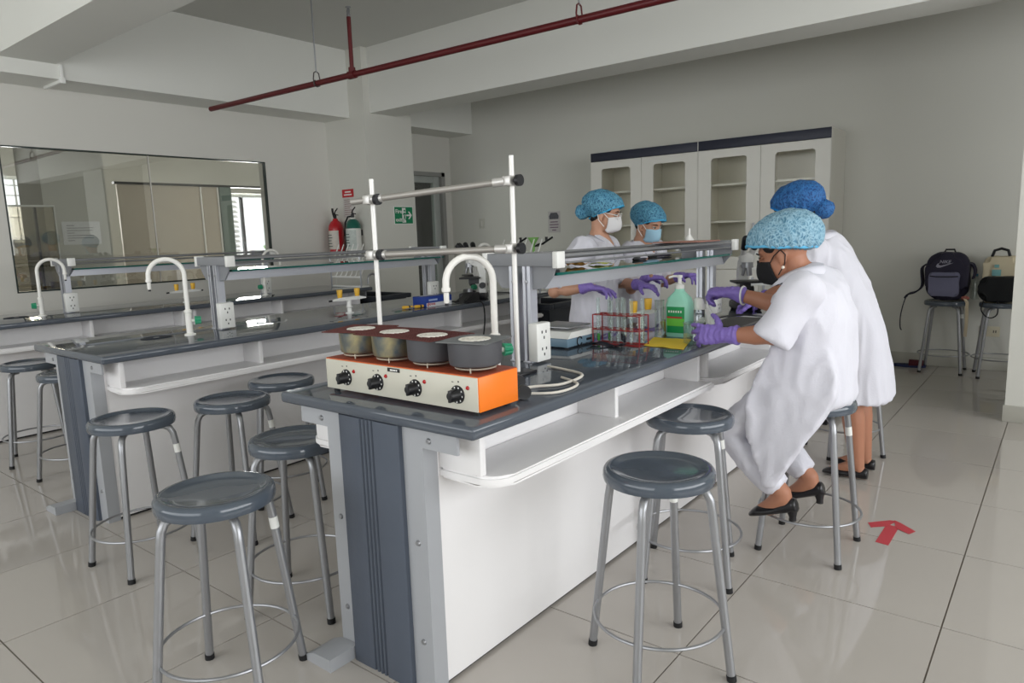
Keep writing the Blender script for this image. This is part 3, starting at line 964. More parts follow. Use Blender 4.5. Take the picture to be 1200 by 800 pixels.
# ------------------------------------------------------------------ tall cabinets with glazed doors
CABM = mat('cabinet_enamel', (228, 226, 218), 0.4, var=0.015)
CABIN = mat('cabinet_inside', (247, 243, 230), 0.5, var=0.02)
NAVY = mat('navy_fascia', (44, 47, 62), 0.45)
def plate_with_hole(b, x0, x1, z0, z1, hx0, hx1, hz0, hz1, r, ya, yb):
    inner = round_poly(hx0, hx1, hz0, hz1, r, 5)
    outer = []
    n = len(inner) // 4
    cs = [(x1, z1), (x0, z1), (x0, z0), (x1, z0)]
    for q in range(4):
        for k in range(n):
            ix, iz = inner[q * n + k]
            if k == 0:
                p = (cs[q][0], iz) if q in (0, 2) else (ix, cs[q][1])
            elif k == n - 1:
                p = (ix, cs[q][1]) if q in (0, 2) else (cs[q][0], iz)
            else:
                p = cs[q]
            outer.append(p)
    N = len(inner)
    L = {}
    for nm, lst in (('i', inner), ('o', outer)):
        for y in (ya, yb):
            L[nm, y] = [b.verts.new((px, y, pz)) for px, pz in lst]
    for k in range(N):
        q = (k + 1) % N
        for y in (ya, yb):
            b.faces.new((L['i', y][k], L['i', y][q], L['o', y][q], L['o', y][k]))
        b.faces.new((L['i', ya][k], L['i', yb][k], L['i', yb][q], L['i', ya][q]))
        b.faces.new((L['o', ya][k], L['o', ya][q], L['o', yb][q], L['o', yb][k]))
    bmesh.ops.remove_doubles(b, verts=b.verts, dist=1e-5)
def make_cabinet():
    r = thing('storage_cabinet', '', 'cabinet')
    W, D, H = 1.196, 0.44, 2.07
    b = NB()
    bx(b, 0, 0.02, 0, D, 0.0, H); bx(b, W - 0.02, W, 0, D, 0.0, H); bx(b, 0.02, W - 0.02, D - 0.015, D, 0, H); bx(b, 0.02, W - 0.02, 0, D, H - 0.02, H); bx(b, 0.02, W - 0.02, 0, D, 0.06, 0.08); bx(b, 0.02, W - 0.02, 0.01, 0.02, 0, 0.06)
    bx(b, 0.59, 0.606, 0.0, D - 0.015, 0.08, H - 0.02); bx(b, 0.02, W - 0.02, 0.0, D - 0.015, 0.84, 0.86)
    obj('carcass', b, CABIN, r)
    b = NB(); bx(b, 0.0, W, -0.022, 0.0, H - 0.088, H, 0.002); obj('fascia', b, NAVY, r)
    for z in (1.30, 1.645):
        for xa, xb in ((0.02, 0.59), (0.606, W - 0.02)):
            b = NB(); bx(b, xa, xb, 0.03, D - 0.02, z, z + 0.02); obj('shelf_board', b, CABM, r)
    for xa in (0.002, 0.6):
        xb = xa + 0.594
        b = NB(); plate_with_hole(b, xa, xb, 0.865, H - 0.092, xa + 0.125, xb - 0.125, 0.98, H - 0.168, 0.03, -0.022, -0.002)
        dr = obj('glazed_door', b, CABM, r, ang=30)
        b = NB(); bx(b, xa + 0.12, xb - 0.12, -0.009, -0.005, 0.975, H - 0.163); obj('door_pane', b, glass_mat('cabinet_glass', (0.99, 0.99, 0.97), 0.8, 0.02, 1.25, 0.0, 0.4), dr)
        b = NB(); bx(b, xa, xb, -0.022, -0.002, 0.085, 0.858, 0.003); ld = obj('lower_door', b, CABM, r)
        xk = xb - 0.05 if xa < 0.5 else xa + 0.05
        b = NB(); bx(b, xk - 0.008, xk + 0.008, -0.045, -0.022, 1.15, 1.29, 0.003); obj('door_pull', b, ALU, dr)
        b = NB(); bx(b, xk - 0.008, xk + 0.008, -0.045, -0.022, 0.65, 0.79, 0.003); obj('door_pull', b, ALU, ld)
    # plain side skins
    for xa, xb in ((-0.003, 0.0), (W, W + 0.003)):
        b = NB(); bx(b, xa, xb, -0.022, D, 0, H); obj('side_skin', b, CABM, r)
    return r
cb0 = make_cabinet()
cb0.location = (-4.062, 6.556, 0); cb0['label'] = 'tall cream cabinet with glazed doors behind the two students'
dup(cb0, (-2.860, 6.556, 0), 0, 'tall cream cabinet with glazed doors behind the standing person in long gown')

# ------------------------------------------------------------------ signs, switches, extinguishers
GREENS = mat('safety_green', (10, 128, 84), 0.4)
sg = thing('fire_exit_sign', 'green fire exit sign with running figure and arrow', 'sign', (-5.878, 5.50, 1.41))
b = NB(); bx(b, -5.88, -5.876, 5.365, 5.652, 1.408, 1.606, 0.002); obj('board', b, WHITEP, sg)
b = NB(); bx(b, -5.876, -5.8745, 5.373, 5.644, 1.416, 1.598); obj('green_field', b, GREENS, sg)
Mx = lambda y, z: plane_M((-5.8745, y, z), (0, 1, 0), (0, 0, 1))
b = text_bm('Fire', 0.062, Mx(5.385, 1.530), 0.0006, bold=True); obj('lettering', b, WHITEP, sg, smooth=False)
b = text_bm('exit', 0.062, Mx(5.385, 1.440), 0.0006, bold=True); obj('lettering', b, WHITEP, sg, smooth=False)
def flat_poly(b, pts, x0=-5.8745, x1=-5.8735):
    prism(b, pts, lambda u, w: (x0, 5.373 + u, 1.416 + w), lambda u, w: (x1, 5.373 + u, 1.416 + w))
b = NB(); flat_poly(b, [(0.112, 0.012), (0.165, 0.012), (0.165, 0.172), (0.112, 0.172)]); obj('door_symbol', b, WHITEP, sg)
b = NB()
flat_poly(b, [(0.120, 0.02), (0.130, 0.02), (0.142, 0.07), (0.150, 0.05), (0.164, 0.03), (0.170, 0.036), (0.158, 0.06), (0.152, 0.085), (0.150, 0.105), (0.168, 0.095), (0.170, 0.103), (0.150, 0.122), (0.136, 0.122), (0.122, 0.100), (0.128, 0.094), (0.136, 0.104), (0.134, 0.075)], -5.8735, -5.8725)
flat_poly(b, [(0.146 + 0.012 * math.cos(t), 0.142 + 0.012 * math.sin(t)) for t in [2 * PI * k / 12 for k in range(12)]], -5.8735, -5.8725)
obj('running_figure', b, GREENS, sg)
b = NB(); flat_poly(b, [(0.175, 0.082), (0.226, 0.082), (0.200, 0.050), (0.222, 0.050), (0.258, 0.091), (0.222, 0.132), (0.200, 0.132), (0.226, 0.100), (0.175, 0.100)]); obj('arrow', b, WHITEP, sg)
fs = thing('safety_notice', 'narrow notice with red heading above the extinguishers', 'sign', (-6.215, 5.029, 1.5))
b = NB(); bx(b, -6.310, -6.130, 5.026, 5.03, 1.50, 1.80, 0.001); obj('sheet', b, mat('notice_paper', (206, 202, 198), 0.7), fs)
b = NB(); bx(b, -6.315, -6.125, 5.024, 5.026, 1.715, 1.80); hd = obj('red_heading', b, mat('sign_red', (190, 32, 40), 0.5), fs)
b = NB()
for z, w in ((1.765, 0.10), (1.735, 0.13)):
    bx(b, -6.220 - w / 2, -6.220 + w / 2, 5.0232, 5.024, z, z + 0.014)
obj('heading_line', b, WHITEP, hd)
b = NB()
for k in range(8):
    bx(b, -6.290, -6.290 + 0.09 + 0.05 * ((k * 7) % 3) / 2, 5.0252, 5.026, 1.53 + 0.022 * k, 1.537 + 0.022 * k)
obj('text_lines', b, mat('notice_ink', (150, 120, 118), 0.8), fs)
def extinguisher(label, x, body, top, lab, curved):
    r = thing('fire_extinguisher', label, 'extinguisher', (x, 4.925, 1.10))
    y = 4.93
    b = NB(); lathe(b, [(0, 1.10), (0.072, 1.10), (0.08, 1.108), (0.08, 1.38), (0.074, 1.42), (0.056, 1.452), (0.030, 1.472), (0.026, 1.49), (0, 1.49)], (x, y, 0), 24); obj('cylinder', b, body, r)
    if top is not None:
        b = NB(); lathe(b, [(0.0815, 1.375), (0.0755, 1.422), (0.0575, 1.4545), (0.031, 1.4745)], (x, y, 0), 24); obj('shoulder', b, top, r)
    b = NB()
    pts = [(math.cos(t), math.sin(t)) for t in [math.radians(-160 + 8.75 * k) for k in range(17)]]
    for (c0, s0), (c1, s1) in zip(pts, pts[1:]):
        vs = [b.verts.new((x + 0.0812 * c0, y + 0.0812 * s0, 1.16)), b.verts.new((x + 0.0812 * c1, y + 0.0812 * s1, 1.16)), b.verts.new((x + 0.0812 * c1, y + 0.0812 * s1, 1.36)), b.verts.new((x + 0.0812 * c0, y + 0.0812 * s0, 1.36))]
        b.faces.new(vs)
    lb = obj('label_wrap', b, lab, r, fix=False)
    b = NB()
    for k in range(5):
        t0 = math.radians(-95)
        bx(b, x - 0.035, x + 0.03 - 0.008 * (k % 3), y - 0.0835, y - 0.0795, 1.19 + 0.03 * k, 1.198 + 0.03 * k)
    obj('label_print', b, mat('print_dark', (70, 90, 90), 0.7), lb)
    b = NB(); lathe(b, [(0, 1.485), (0.017, 1.485), (0.017, 1.525), (0.012, 1.53), (0, 1.53)], (x, y, 0), 12); tube(b, [(x - 0.01, y, 1.52), (x + 0.03, y - 0.02, 1.535), (x + 0.09, y - 0.03, 1.525)], 0.006, 8)
    tube(b, [(x - 0.01, y, 1.53), (x + 0.03, y - 0.02, 1.565), (x + 0.085, y - 0.03, 1.595)], 0.007, 8)
    obj('valve_and_levers', b, BLACK, r)
    b = NB()
    if curved:
        tube(b, [(x - 0.01, y, 1.505), (x - 0.055, y - 0.02, 1.50), (x - 0.09, y - 0.03, 1.44), (x - 0.097, y - 0.03, 1.32), (x - 0.09, y - 0.03, 1.16)], 0.010, 8)
    else:
        tube(b, [(x + 0.0, y - 0.01, 1.50), (x + 0.002, y - 0.03, 1.56), (x + 0.0, y - 0.03, 1.60)], 0.012, 8)
    obj('hose', b, RUBBER, r)
    b = NB(); bx(b, x - 0.03, x + 0.03, y + 0.078, 5.03, 1.30, 1.36, 0.002); obj('wall_bracket', b, BLACK, r)
EXW = mat('extinguisher_label', (214, 206, 196), 0.6, var=0.15, scale=40)
extinguisher('red fire extinguisher hung on the column', -6.345, mat('extinguisher_red', (186, 26, 36), 0.3, coat=0.4), None, EXW, False)
extinguisher('white and dark green fire extinguisher hung on the column', -6.05, mat('extinguisher_white', (222, 222, 216), 0.3, coat=0.4), mat('extinguisher_green', (14, 92, 78), 0.3, coat=0.4), mat('extinguisher_label2', (196, 204, 198), 0.6, var=0.2, scale=40), True)
nt_ = thing('wall_notice', 'small printed notice taped to the back wall', 'notice', (-4.875, 6.998, 1.265))
b = NB(); bx(b, -4.962, -4.787, 6.996, 7.0, 1.262, 1.512, 0.001); obj('sheet', b, mat('notice_sheet', (196, 192, 190), 0.7), nt_)
b = NB(); prism(b, [(-4.94, 1.42), (-4.81, 1.42), (-4.805, 1.455), (-4.83, 1.495), (-4.92, 1.495), (-4.945, 1.455)], lambda u, w: (u, 6.995, w), lambda u, w: (u, 6.996, w)); obj('crest', b, mat('notice_crest', (92, 92, 98), 0.7, var=0.5, scale=60), nt_)
b = NB()
for k, w in enumerate((0.06, 0.12, 0.13, 0.11)):
    bx(b, -4.875 - w / 2, -4.875 + w / 2, 6.995, 6.996, 1.285 + 0.032 * k, 1.297 + 0.032 * k)
obj('text_lines', b, mat('notice_purple', (120, 96, 116), 0.7), nt_)
sw = thing('light_switch', 'cream light switch plate on the back wall near the door', 'switch', (-6.01, 6.998, 1.35))
b = NB(); bx(b, -6.05, -5.965, 6.990, 7.0, 1.345, 1.47, 0.003); obj('plate', b, mat('switch_plate', (200, 198, 188), 0.4), sw)
b = NB(); bx(b, -6.022, -5.993, 6.985, 6.990, 1.375, 1.44, 0.002); obj('rocker', b, mat('switch_rocker', (214, 212, 204), 0.4), sw)
ot = thing('wall_socket', 'cream double wall socket low on the wall behind the bag stools', 'socket', (-0.50, 6.998, 0.29))
b = NB(); bx(b, -0.56, -0.42, 6.990, 7.0, 0.285, 0.37, 0.003); obj('plate', b, mat('socket_plate', (222, 214, 190), 0.4), ot)
for x in (-0.525, -0.455):
    for dx in (-0.008, 0.008):
        b = NB(); bx(b, x + dx - 0.003, x + dx + 0.003, 6.988, 6.991, 0.318, 0.338); obj('slot', b, BLACK, ot)
# ------------------------------------------------------------------ four-burner hotplate with pots and gauzes
ORANGE = mat('orange_enamel', (250, 128, 36), 0.35, var=0.03)
RUSTTOP = mat('rusty_orange_top', (164, 74, 46), 0.5, var=0.35, scale=14)
CREAMP = mat('cream_panel', (204, 201, 187), 0.4, var=0.02)
HX0, HX1, HY0, HY1, HZ0, HZ1 = -1.772, -1.150, 1.300, 1.462, 0.812, 0.905
hp = thing('hotplate', 'orange four-burner hotplate with cream control panel on the bench', 'hotplate', ((HX0 + HX1) / 2, (HY0 + HY1) / 2, 0.80))
b = NB(); bx(b, HX0, HX1, HY0 + 0.004, HY1, HZ0, HZ1 - 0.002, 0.002); obj('casing', b, ORANGE, hp)
b = NB(); bx(b, HX0 + 0.002, HX1 - 0.002, HY0 + 0.006, HY1 - 0.002, HZ1 - 0.002, HZ1); obj('top_plate', b, RUSTTOP, hp)
b = NB(); bx(b, HX0 + 0.005, HX1 - 0.004, HY0, HY0 + 0.004, HZ0 + 0.001, HZ1 - 0.003, 0.001); pnl = obj('control_panel', b, CREAMP, hp)
b = NB(); bx(b, -1.487, -1.437, HY0 - 0.002, HY0, 0.889, 0.900, 0.001); bd = obj('badge', b, BLACK, pnl)
b = NB()
for k, w in enumerate((0.006, 0.004, 0.005, 0.004, 0.005)):
    bx(b, -1.475 + 0.006 * k, -1.475 + 0.006 * k + w, HY0 - 0.0025, HY0 - 0.002, 0.892, 0.8965)
obj('badge_print', b, WHITEP, bd)
REDL = mat('red_indicator', (176, 20, 26), 0.2, coat=0.5)
PX = [-1.690, -1.540, -1.385, -1.228]
for k, x in enumerate((-1.672, -1.532, -1.378, -1.222)):
    z = 0.853
    b = NB(); lathe(b, [(0, -0.004), (0.023, -0.004), (0.0245, 0.0)], (x, HY0, z), 24, 'Y'); dl = obj('dial', b, BLACK, hp)
    b = NB(); lathe(b, [(0, -0.032), (0.010, -0.032), (0.0125, -0.028), (0.014, -0.010), (0.017, -0.004)], (x, HY0, z), 18, 'Y'); bx(b, x - 0.004, x + 0.004, HY0 - 0.034, HY0 - 0.006, z - 0.016, z + 0.016, 0.002); obj('grip', b, BLACK, dl)
    b = NB()
    for q in range(7):
        t = math.radians(-60 + 40 * q)
        cx, cz = x + 0.0195 * math.sin(t), z + 0.0195 * math.cos(t)
        bx(b, cx - 0.0016, cx + 0.0016, HY0 - 0.0047, HY0 - 0.004, cz - 0.0022, cz + 0.0022)
    mk = obj('dial_marks', b, WHITEP, dl); mk['kind'] = 'stuff'
    b = NB(); lathe(b, [(0, -0.005), (0.0035, -0.0045), (0.0055, -0.002), (0.0058, 0)], (x + 0.036, HY0, 0.874), 14, 'Y'); obj('indicator_lamp', b, REDL, hp)
    b = NB(); bx(b, x - 0.02, x - 0.013, HY0 - 0.0005, HY0, 0.884, 0.886); bx(b, x + 0.002, x + 0.006, HY0 - 0.0005, HY0, 0.885, 0.889); mk = obj('panel_print', b, BLACK, pnl); mk['kind'] = 'stuff'
    # wire trivet
    px, py = PX[k], (HY0 + HY1) / 2
    b = NB()
    tube(b, [(px + 0.055 * math.cos(t), py + 0.055 * math.sin(t), 0.914) for t in [2 * PI * q / 32 for q in range(32)]], 0.0022, 6, closed=True)
    for q in range(3):
        t = 2 * PI * q / 3 - 1.1
        cx, cy = px + 0.055 * math.cos(t), py + 0.055 * math.sin(t)
        tube(b, [(cx, cy, 0.9045), (cx, cy, 0.920)], 0.0022, 6)
        tube(b, [(cx, cy, 0.9175), (px + 0.02 * math.cos(t), py + 0.02 * math.sin(t), 0.9175)], 0.0018, 6)
    obj('trivet', b, mat('trivet_wire', (196, 186, 168), 0.4, 0.3), hp)
for x in (HX0 + 0.025, HX1 - 0.025):
    for y in (HY0 + 0.02, HY1 - 0.02):
        b = NB(); cyl(b, (x, y, 0.80), (x, y, 0.813), 0.009, 0.010, 12); obj('foot', b, RUBBER, hp)
POTT = streak_mat('tempered_pot_steel', ((96, 108, 116), (190, 176, 130)), 9, (1, 1, 0.5), 0.35, 0.05, 0.35, 0.65)
POTT.node_tree.nodes['Principled BSDF'].inputs['Metallic'].default_value = 0.75
POTG = mat('grey_pot', (84, 84, 88), 0.5, 0.2, var=0.06)
GZR = mat('rusty_gauze', (96, 50, 46), 0.7, 0.2, var=0.3, scale=60)
GZG = mat('grey_gauze', (120, 122, 122), 0.5, 0.4, var=0.2, scale=60)
CERAM = streak_mat('ceramic_disc', ((176, 164, 150), (236, 232, 222)), 60, (1, 1, 1), 0.9, 0.2, 0.3, 0.5)
labs = ['heat-stained steel pot over the first dial from the orange casing edge by the aisle', 'heat-stained steel pot over the second dial of the hotplate', 'dark grey pot over the third dial of the hotplate', 'dark grey pot by the plain orange side of the hotplate']
gl = ['rusty wire gauze on the first heat-stained pot', 'rusty wire gauze on the second heat-stained pot', 'rusty wire gauze on the first dark grey pot', 'grey wire gauze on the dark grey pot by the plain orange side']
for k, px in enumerate(PX):
    py = (HY0 + HY1) / 2
    R = 0.066 if k < 2 else 0.071
    b = NB()
    lathe(b, [(0, 0.9195), (R - 0.008, 0.9195), (R - 0.002, 0.923), (R, 0.930), (R + 0.002, 0.982), (R - 0.0005, 0.9825), (R - 0.003, 0.932), (R - 0.01, 0.923), (0, 0.922)], (px, py, 0), 36)
    pt = thing('cooking_pot', labs[k], 'pot', (px, py, 0.9195), 'small pots on the hotplate')
    obj('bowl', b, POTT if k < 2 else POTG, pt)
    b = NB(); tube(b, [(px + (R + 0.0015) * math.cos(t), py + (R + 0.0015) * math.sin(t), 0.9822) for t in [2 * PI * q / 36 for q in range(36)]], 0.0016, 6, closed=True); obj('rim', b, POTT if k < 2 else POTG, pt)
    # wire gauze: crossing wires, frame, ceramic disc
    g = thing('wire_gauze', gl[k], 'gauze', (px, py, 0.984), 'wire gauzes on the pots')
    a = math.radians((18, 6, -4, 12)[k]); ca, sa = math.cos(a), math.sin(a)
    S = 0.083 if k < 3 else 0.074
    P = lambda u, v, z: (px + u * ca - v * sa, py + u * sa + v * ca, z)
    dz = 0.0006 * (3 - k)
    zz = 0.9856 + dz
    b = NB()
    N = 17
    for q in range(N):
        u = -S + 2 * S * q / (N - 1)
        for (p0, p1) in ((P(u, -S, zz), P(u, S, zz)), (P(-S, u, zz + 0.0008), P(S, u, zz + 0.0008))):
            d = (Vector(p1) - Vector(p0)).normalized(); sd = d.cross(Vector((0, 0, 1))) * 0.0016
            vs = [Vector(p0) - sd, Vector(p1) - sd, Vector(p1) + sd, Vector(p0) + sd]
            lo = [b.verts.new(v) for v in vs]; hi = [b.verts.new(v + Vector((0, 0, 0.0012))) for v in vs]
            b.faces.new(lo[::-1]); b.faces.new(hi)
            for e in range(4):
                b.faces.new((lo[e], lo[(e + 1) % 4], hi[(e + 1) % 4], hi[e]))
    m_ = obj('mesh_wires', b, GZR if k < 3 else GZG, g); m_['kind'] = 'stuff'
    b = NB(); tube(b, [P(-S, -S, zz), P(S, -S, zz), P(S, S, zz), P(-S, S, zz)], 0.0016, 6, closed=True); obj('frame', b, GZR if k < 3 else GZG, g)
    b = NB(); lathe(b, [(0, 0.0), (0.042, 0.0), (0.044, 0.0012), (0.042, 0.0030), (0, 0.0034)], P(0, 0, zz), 30); obj('ceramic_disc', b, CERAM, g)

# ------------------------------------------------------------------ two-rod support stand behind the hotplate
ss = thing('support_stand', 'white two-rod support frame with clamped crossbars behind the hotplate', 'stand', (-1.6, 1.68, 0.80))
RODW = mat('white_rod_enamel', (232, 230, 226), 0.3, 0.1)
A0, B0 = Vector((-1.402, 1.785, 0.80)), Vector((-1.822, 1.572, 0.80))
for p, h in ((A0, 1.503), (B0, 1.452)):
    b = NB(); tube(b, [p + V(0, 0, 0.008), (p.x, p.y, h)], 0.0082, 12); obj('upright_rod', b, RODW, ss)
    b = NB(); bx(b, p.x - 0.05, p.x + 0.035, p.y - 0.03, p.y + 0.06, 0.80, 0.812, 0.003); obj('base_plate', b, BLACK, ss)
CLMP = mat('clamp_casting', (206, 204, 200), 0.35, 0.5)
for za, zb, e0, e1 in ((1.424, 1.385, 0.0, 0.06), (1.213, 1.205, 0.0, 0.02)):
    pa, pb = Vector((A0.x, A0.y - 0.018, za)), Vector((B0.x, B0.y - 0.018, zb))
    d = (pb - pa).normalized()
    b = NB(); tube(b, [pa - d * e0, pb + d * e1], 0.0105, 12); obj('crossbar', b, mat('grey_steel_rod', (160, 156, 150), 0.4, 0.4), ss)
    for p, s in ((pa, 1), (pb, -1)):
        b = NB()
        q = Vector((p.x, p.y + 0.009, p.z))
        bx(b, q.x - 0.016, q.x + 0.016, q.y - 0.024, q.y + 0.018, q.z - 0.016, q.z + 0.016, 0.006)
        tube(b, [q + d * 0.012 * s + V(0, -0.009, 0), q + d * 0.05 * s + V(0, -0.009, 0)], 0.0145, 12)
        cl = obj('boss_clamp', b, CLMP, ss)
        b = NB(); cyl(b, q + V(0.014, 0, 0), q + V(0.03, 0, 0), 0.006, seg=10); tube(b, [q + V(0.028, 0, 0), q + V(0.042, 0, 0)], 0.018, 16); obj('screw_knob', b, BLACK, cl)

# ------------------------------------------------------------------ plugs and white flex on the hotplate bench
cd = thing('white_cable', 'white cable with black plugs trailing on the bench behind the hotplate', 'cable', (-1.2, 1.6, 0.80))
CORD = mat('white_flex', (222, 216, 206), 0.5)
b = NB(); tube(b, spline([(-1.33, 1.475, 0.83), (-1.28, 1.56, 0.808), (-1.23, 1.65, 0.806), (-1.18, 1.72, 0.806), (-1.20, 1.86, 0.806), (-1.30, 1.91, 0.806), (-1.385, 1.93, 0.806)]), 0.0045, 8); obj('flex', b, CORD, cd)
b = NB(); tube(b, spline([(-1.25, 1.475, 0.82), (-1.20, 1.56, 0.806), (-1.13, 1.62, 0.806), (-1.14, 1.74, 0.806), (-1.24, 1.80, 0.806)]), 0.004, 8); obj('flex', b, CORD, cd)
for p, q in (((-1.30, 1.64, 0.823), (-1.265, 1.615, 0.823)), ((-1.20, 1.535, 0.822), (-1.165, 1.51, 0.822))):
    b = NB(); tube(b, [p, Vector(p).lerp(Vector(q), 0.5), q], [0.012, 0.020, 0.020], 14); obj('plug', b, BLACK, cd)

# ------------------------------------------------------------------ balance
ba = thing('lab_balance', 'white and blue-grey electronic balance with steel pan', 'balance', (-1.635, 2.38, 0.80))
b = NB(); bx(b, -1.735, -1.535, 2.275, 2.485, 0.806, 0.842, 0.006); obj('lower_housing', b, mat('balance_blue', (108, 134, 152), 0.4), ba)
b = NB(); prism(b, [(2.275, 0.842), (2.49, 0.842), (2.485, 0.866), (2.30, 0.866)], lambda u, w: (-1.738, u, w), lambda u, w: (-1.532, u, w)); obj('upper_housing', b, WHITEP, ba)
b = NB(); bx(b, -1.725, -1.55, 2.31, 2.475, 0.876, 0.883, 0.003); bx(b, -1.66, -1.61, 2.37, 2.42, 0.866, 0.877); obj('weighing_pan', b, CHROME, ba)
b = NB(); tube(b, arc((-1.5315, 2.36, 0.824), 0.018, 0.5, 5.8, 16, (0, 1, 0), (0, 0, 1)), 0.0022, 6); obj('level_ring', b, BLACK, ba)
b = NB(); bx(b, -1.535, -1.532, 2.415, 2.45, 0.820, 0.829); obj('button', b, BLACK, ba)
for x in (-1.72, -1.55):
    for y in (2.29, 2.47):
        b = NB(); cyl(b, (x, y, 0.80), (x, y, 0.807), 0.009, seg=10); obj('foot', b, RUBBER, ba)

# ------------------------------------------------------------------ red wire test tube rack with tubes
REDW = mat('red_wire_coating', (150, 34, 36), 0.4)
tr = thing('test_tube_rack', 'red wire test tube rack on the bench beside the balance', 'rack', (-1.45, 2.49, 0.80))
RX0, RX1, RY0, RY1 = -1.525, -1.312, 2.45, 2.525
for z in (0.803, 0.862, 0.922):
    b = NB(); tube(b, [(RX0, RY0, z), (RX1, RY0, z), (RX1, RY1, z), (RX0, RY1, z)], 0.0022, 6, closed=True)
    if z > 0.81:
        for k in range(1, 7):
            x = RX0 + (RX1 - RX0) * k / 7
            tube(b, [(x, RY0, z), (x, RY1, z)], 0.0018, 6)
        tube(b, [(RX0, (RY0 + RY1) / 2, z), (RX1, (RY0 + RY1) / 2, z)], 0.0018, 6)
    else:
        for y in (RY0 + 0.02, RY1 - 0.02):
            tube(b, [(RX0, y, z), (RX1, y, z)], 0.0018, 6)
    obj('wire_tier', b, REDW, tr)
for x in (RX0, RX1):
    for y in (RY0, RY1):
        b = NB(); tube(b, [(x, y, 0.801), (x, y, 0.923)], 0.0026, 6); obj('corner_wire', b, REDW, tr)
for k, (i, j, liq) in enumerate(((0, 0, 1), (1, 1, 1), (2, 0, 0), (3, 0, 0), (3, 1, 2), (4, 0, 2), (5, 0, 0), (6, 1, 0))):
    x = RX0 + (RX1 - RX0) * (i + 0.5) / 7
    y = RY0 + (RY1 - RY0) * (0.25 + 0.5 * j)
    what = ('empty', 'green-tinged', 'dark-filled')[liq]
    nth = ('first', 'second', 'third', 'fourth', 'fifth', 'sixth', 'seventh', 'eighth')[k]
    tt = thing('test_tube', what + ' glass test tube, ' + nth + ' from the balance in the red rack', 'tube', (x, y, 0.806), 'test tubes in the red rack')
    b = NB(); lathe(b, [(0, 0.806), (0.005, 0.808), (0.0075, 0.814), (0.0078, 0.985), (0.009, 0.988), (0.009, 0.990), (0.0068, 0.989), (0.0066, 0.816), (0.004, 0.810), (0, 0.809)], (x, y, 0), 14); obj('glass', b, LABGLASS, tt)
    if liq:
        b = NB(); lathe(b, [(0, 0.811), (0.005, 0.813), (0.0062, 0.818), (0.0062, 0.842), (0, 0.842)], (x, y, 0), 12); obj('contents', b, mat('green_liquid', (96, 190, 84), 0.2) if liq == 1 else mat('dark_liquid', (36, 36, 52), 0.2), tt)

# crumpled dark cloth in front of the rack, yellow sheet, sanitiser, beaker
def crumple(x0, x1, y0, y1, z, amp, seed, n=14, poly=None):
    b = NB()
    rows = []
    for i in range(n + 1):
        row = []
        for j in range(n + 1):
            u, v = i / n, j / n
            p = poly(u, v) if poly else (x0 + (x1 - x0) * u, y0 + (y1 - y0) * v)
            h = amp * (mnoise.noise(Vector((p[0] * 18 + seed, p[1] * 18, seed))) + 0.5 * mnoise.noise(Vector((p[0] * 45, p[1] * 45 + seed, 3)))) + amp * 0.9
            row.append(Vector((p[0], p[1], z + max(0.0008, h))))
        rows.append(row)
    top = [[b.verts.new(p) for p in r_] for r_ in rows]
    bot = [[b.verts.new(p - Vector((0, 0, 0.0007))) for p in r_] for r_ in rows]
    for i in range(n):
        for j in range(n):
            b.faces.new((top[i][j], top[i + 1][j], top[i + 1][j + 1], top[i][j + 1]))
            b.faces.new((bot[i][j], bot[i][j + 1], bot[i + 1][j + 1], bot[i + 1][j]))
    for k in range(n):
        for a_, c_ in (((k, 0), (k + 1, 0)), ((k + 1, n), (k, n)), ((0, k + 1), (0, k)), ((n, k), (n, k + 1))):
            b.faces.new((top[a_[0]][a_[1]], bot[a_[0]][a_[1]], bot[c_[0]][c_[1]], top[c_[0]][c_[1]]))
    return b
tag(obj('dark_cloth', crumple(-1.52, -1.36, 2.385, 2.44, 0.80, 0.012, 4.0, 16), mat('black_cloth', (34, 34, 46), 0.8)), 'crumpled black cloth lying at the foot of the red rack', 'cloth')
q4 = [Vector((-1.315, 2.49)), Vector((-1.135, 2.47)), Vector((-1.215, 2.72)), Vector((-1.375, 2.70))]
yl = lambda u, v: tuple(q4[0].lerp(q4[1], u).lerp(q4[3].lerp(q4[2], u), v))
yp = thing('yellow_sheet', 'creased bright yellow paper sheet on the bench by the seated person', 'paper', (-1.24, 2.6, 0.80))
obj('sheet', crumple(0, 0, 0, 0, 0.80, 0.003, 9.0, 16, yl), mat('yellow_paper', (242, 208, 66), 0.7, var=0.06), yp)
# sanitiser jug
MINT = mat('mint_plastic', (160, 226, 202), 0.3, var=0.02)
sj = thing('sanitiser_jug', 'mint green pump jug with green label on the bench', 'jug', (-1.305, 2.80, 0.80))
JX, JY = -1.305, 2.80
b = NB()
secs = [(0.0, 0.050, 0.036), (0.006, 0.054, 0.040), (0.135, 0.054, 0.040), (0.165, 0.046, 0.035), (0.188, 0.024, 0.022), (0.196, 0.018, 0.018), (0.205, 0.018, 0.018)]
rings = []
for h, rx, ry in secs:
    ring = []
    for p in round_poly(-rx, rx, -ry, ry, min(rx, ry) * 0.55, 4):
        ring.append(b.verts.new((JX + p[0], JY + p[1], 0.80 + h)))
    rings.append(ring)
for A_, B_ in zip(rings, rings[1:]):
    for k in range(len(A_)):
        q = (k + 1) % len(A_)
        b.faces.new((A_[k], A_[q], B_[q], B_[k]))
b.faces.new(rings[0][::-1]); b.faces.new(rings[-1])
obj('bottle', b, MINT, sj)
b = NB(); lathe(b, [(0, 1.004), (0.020, 1.004), (0.020, 1.020), (0.008, 1.026), (0.008, 1.05), (0.012, 1.052), (0.012, 1.062), (0, 1.064)], (JX, JY, 0), 16); tube(b, [(JX, JY, 1.058), (JX - 0.025, JY - 0.01, 1.058), (JX - 0.042, JY - 0.018, 1.052)], 0.005, 8); obj('pump', b, WHITEP, sj)
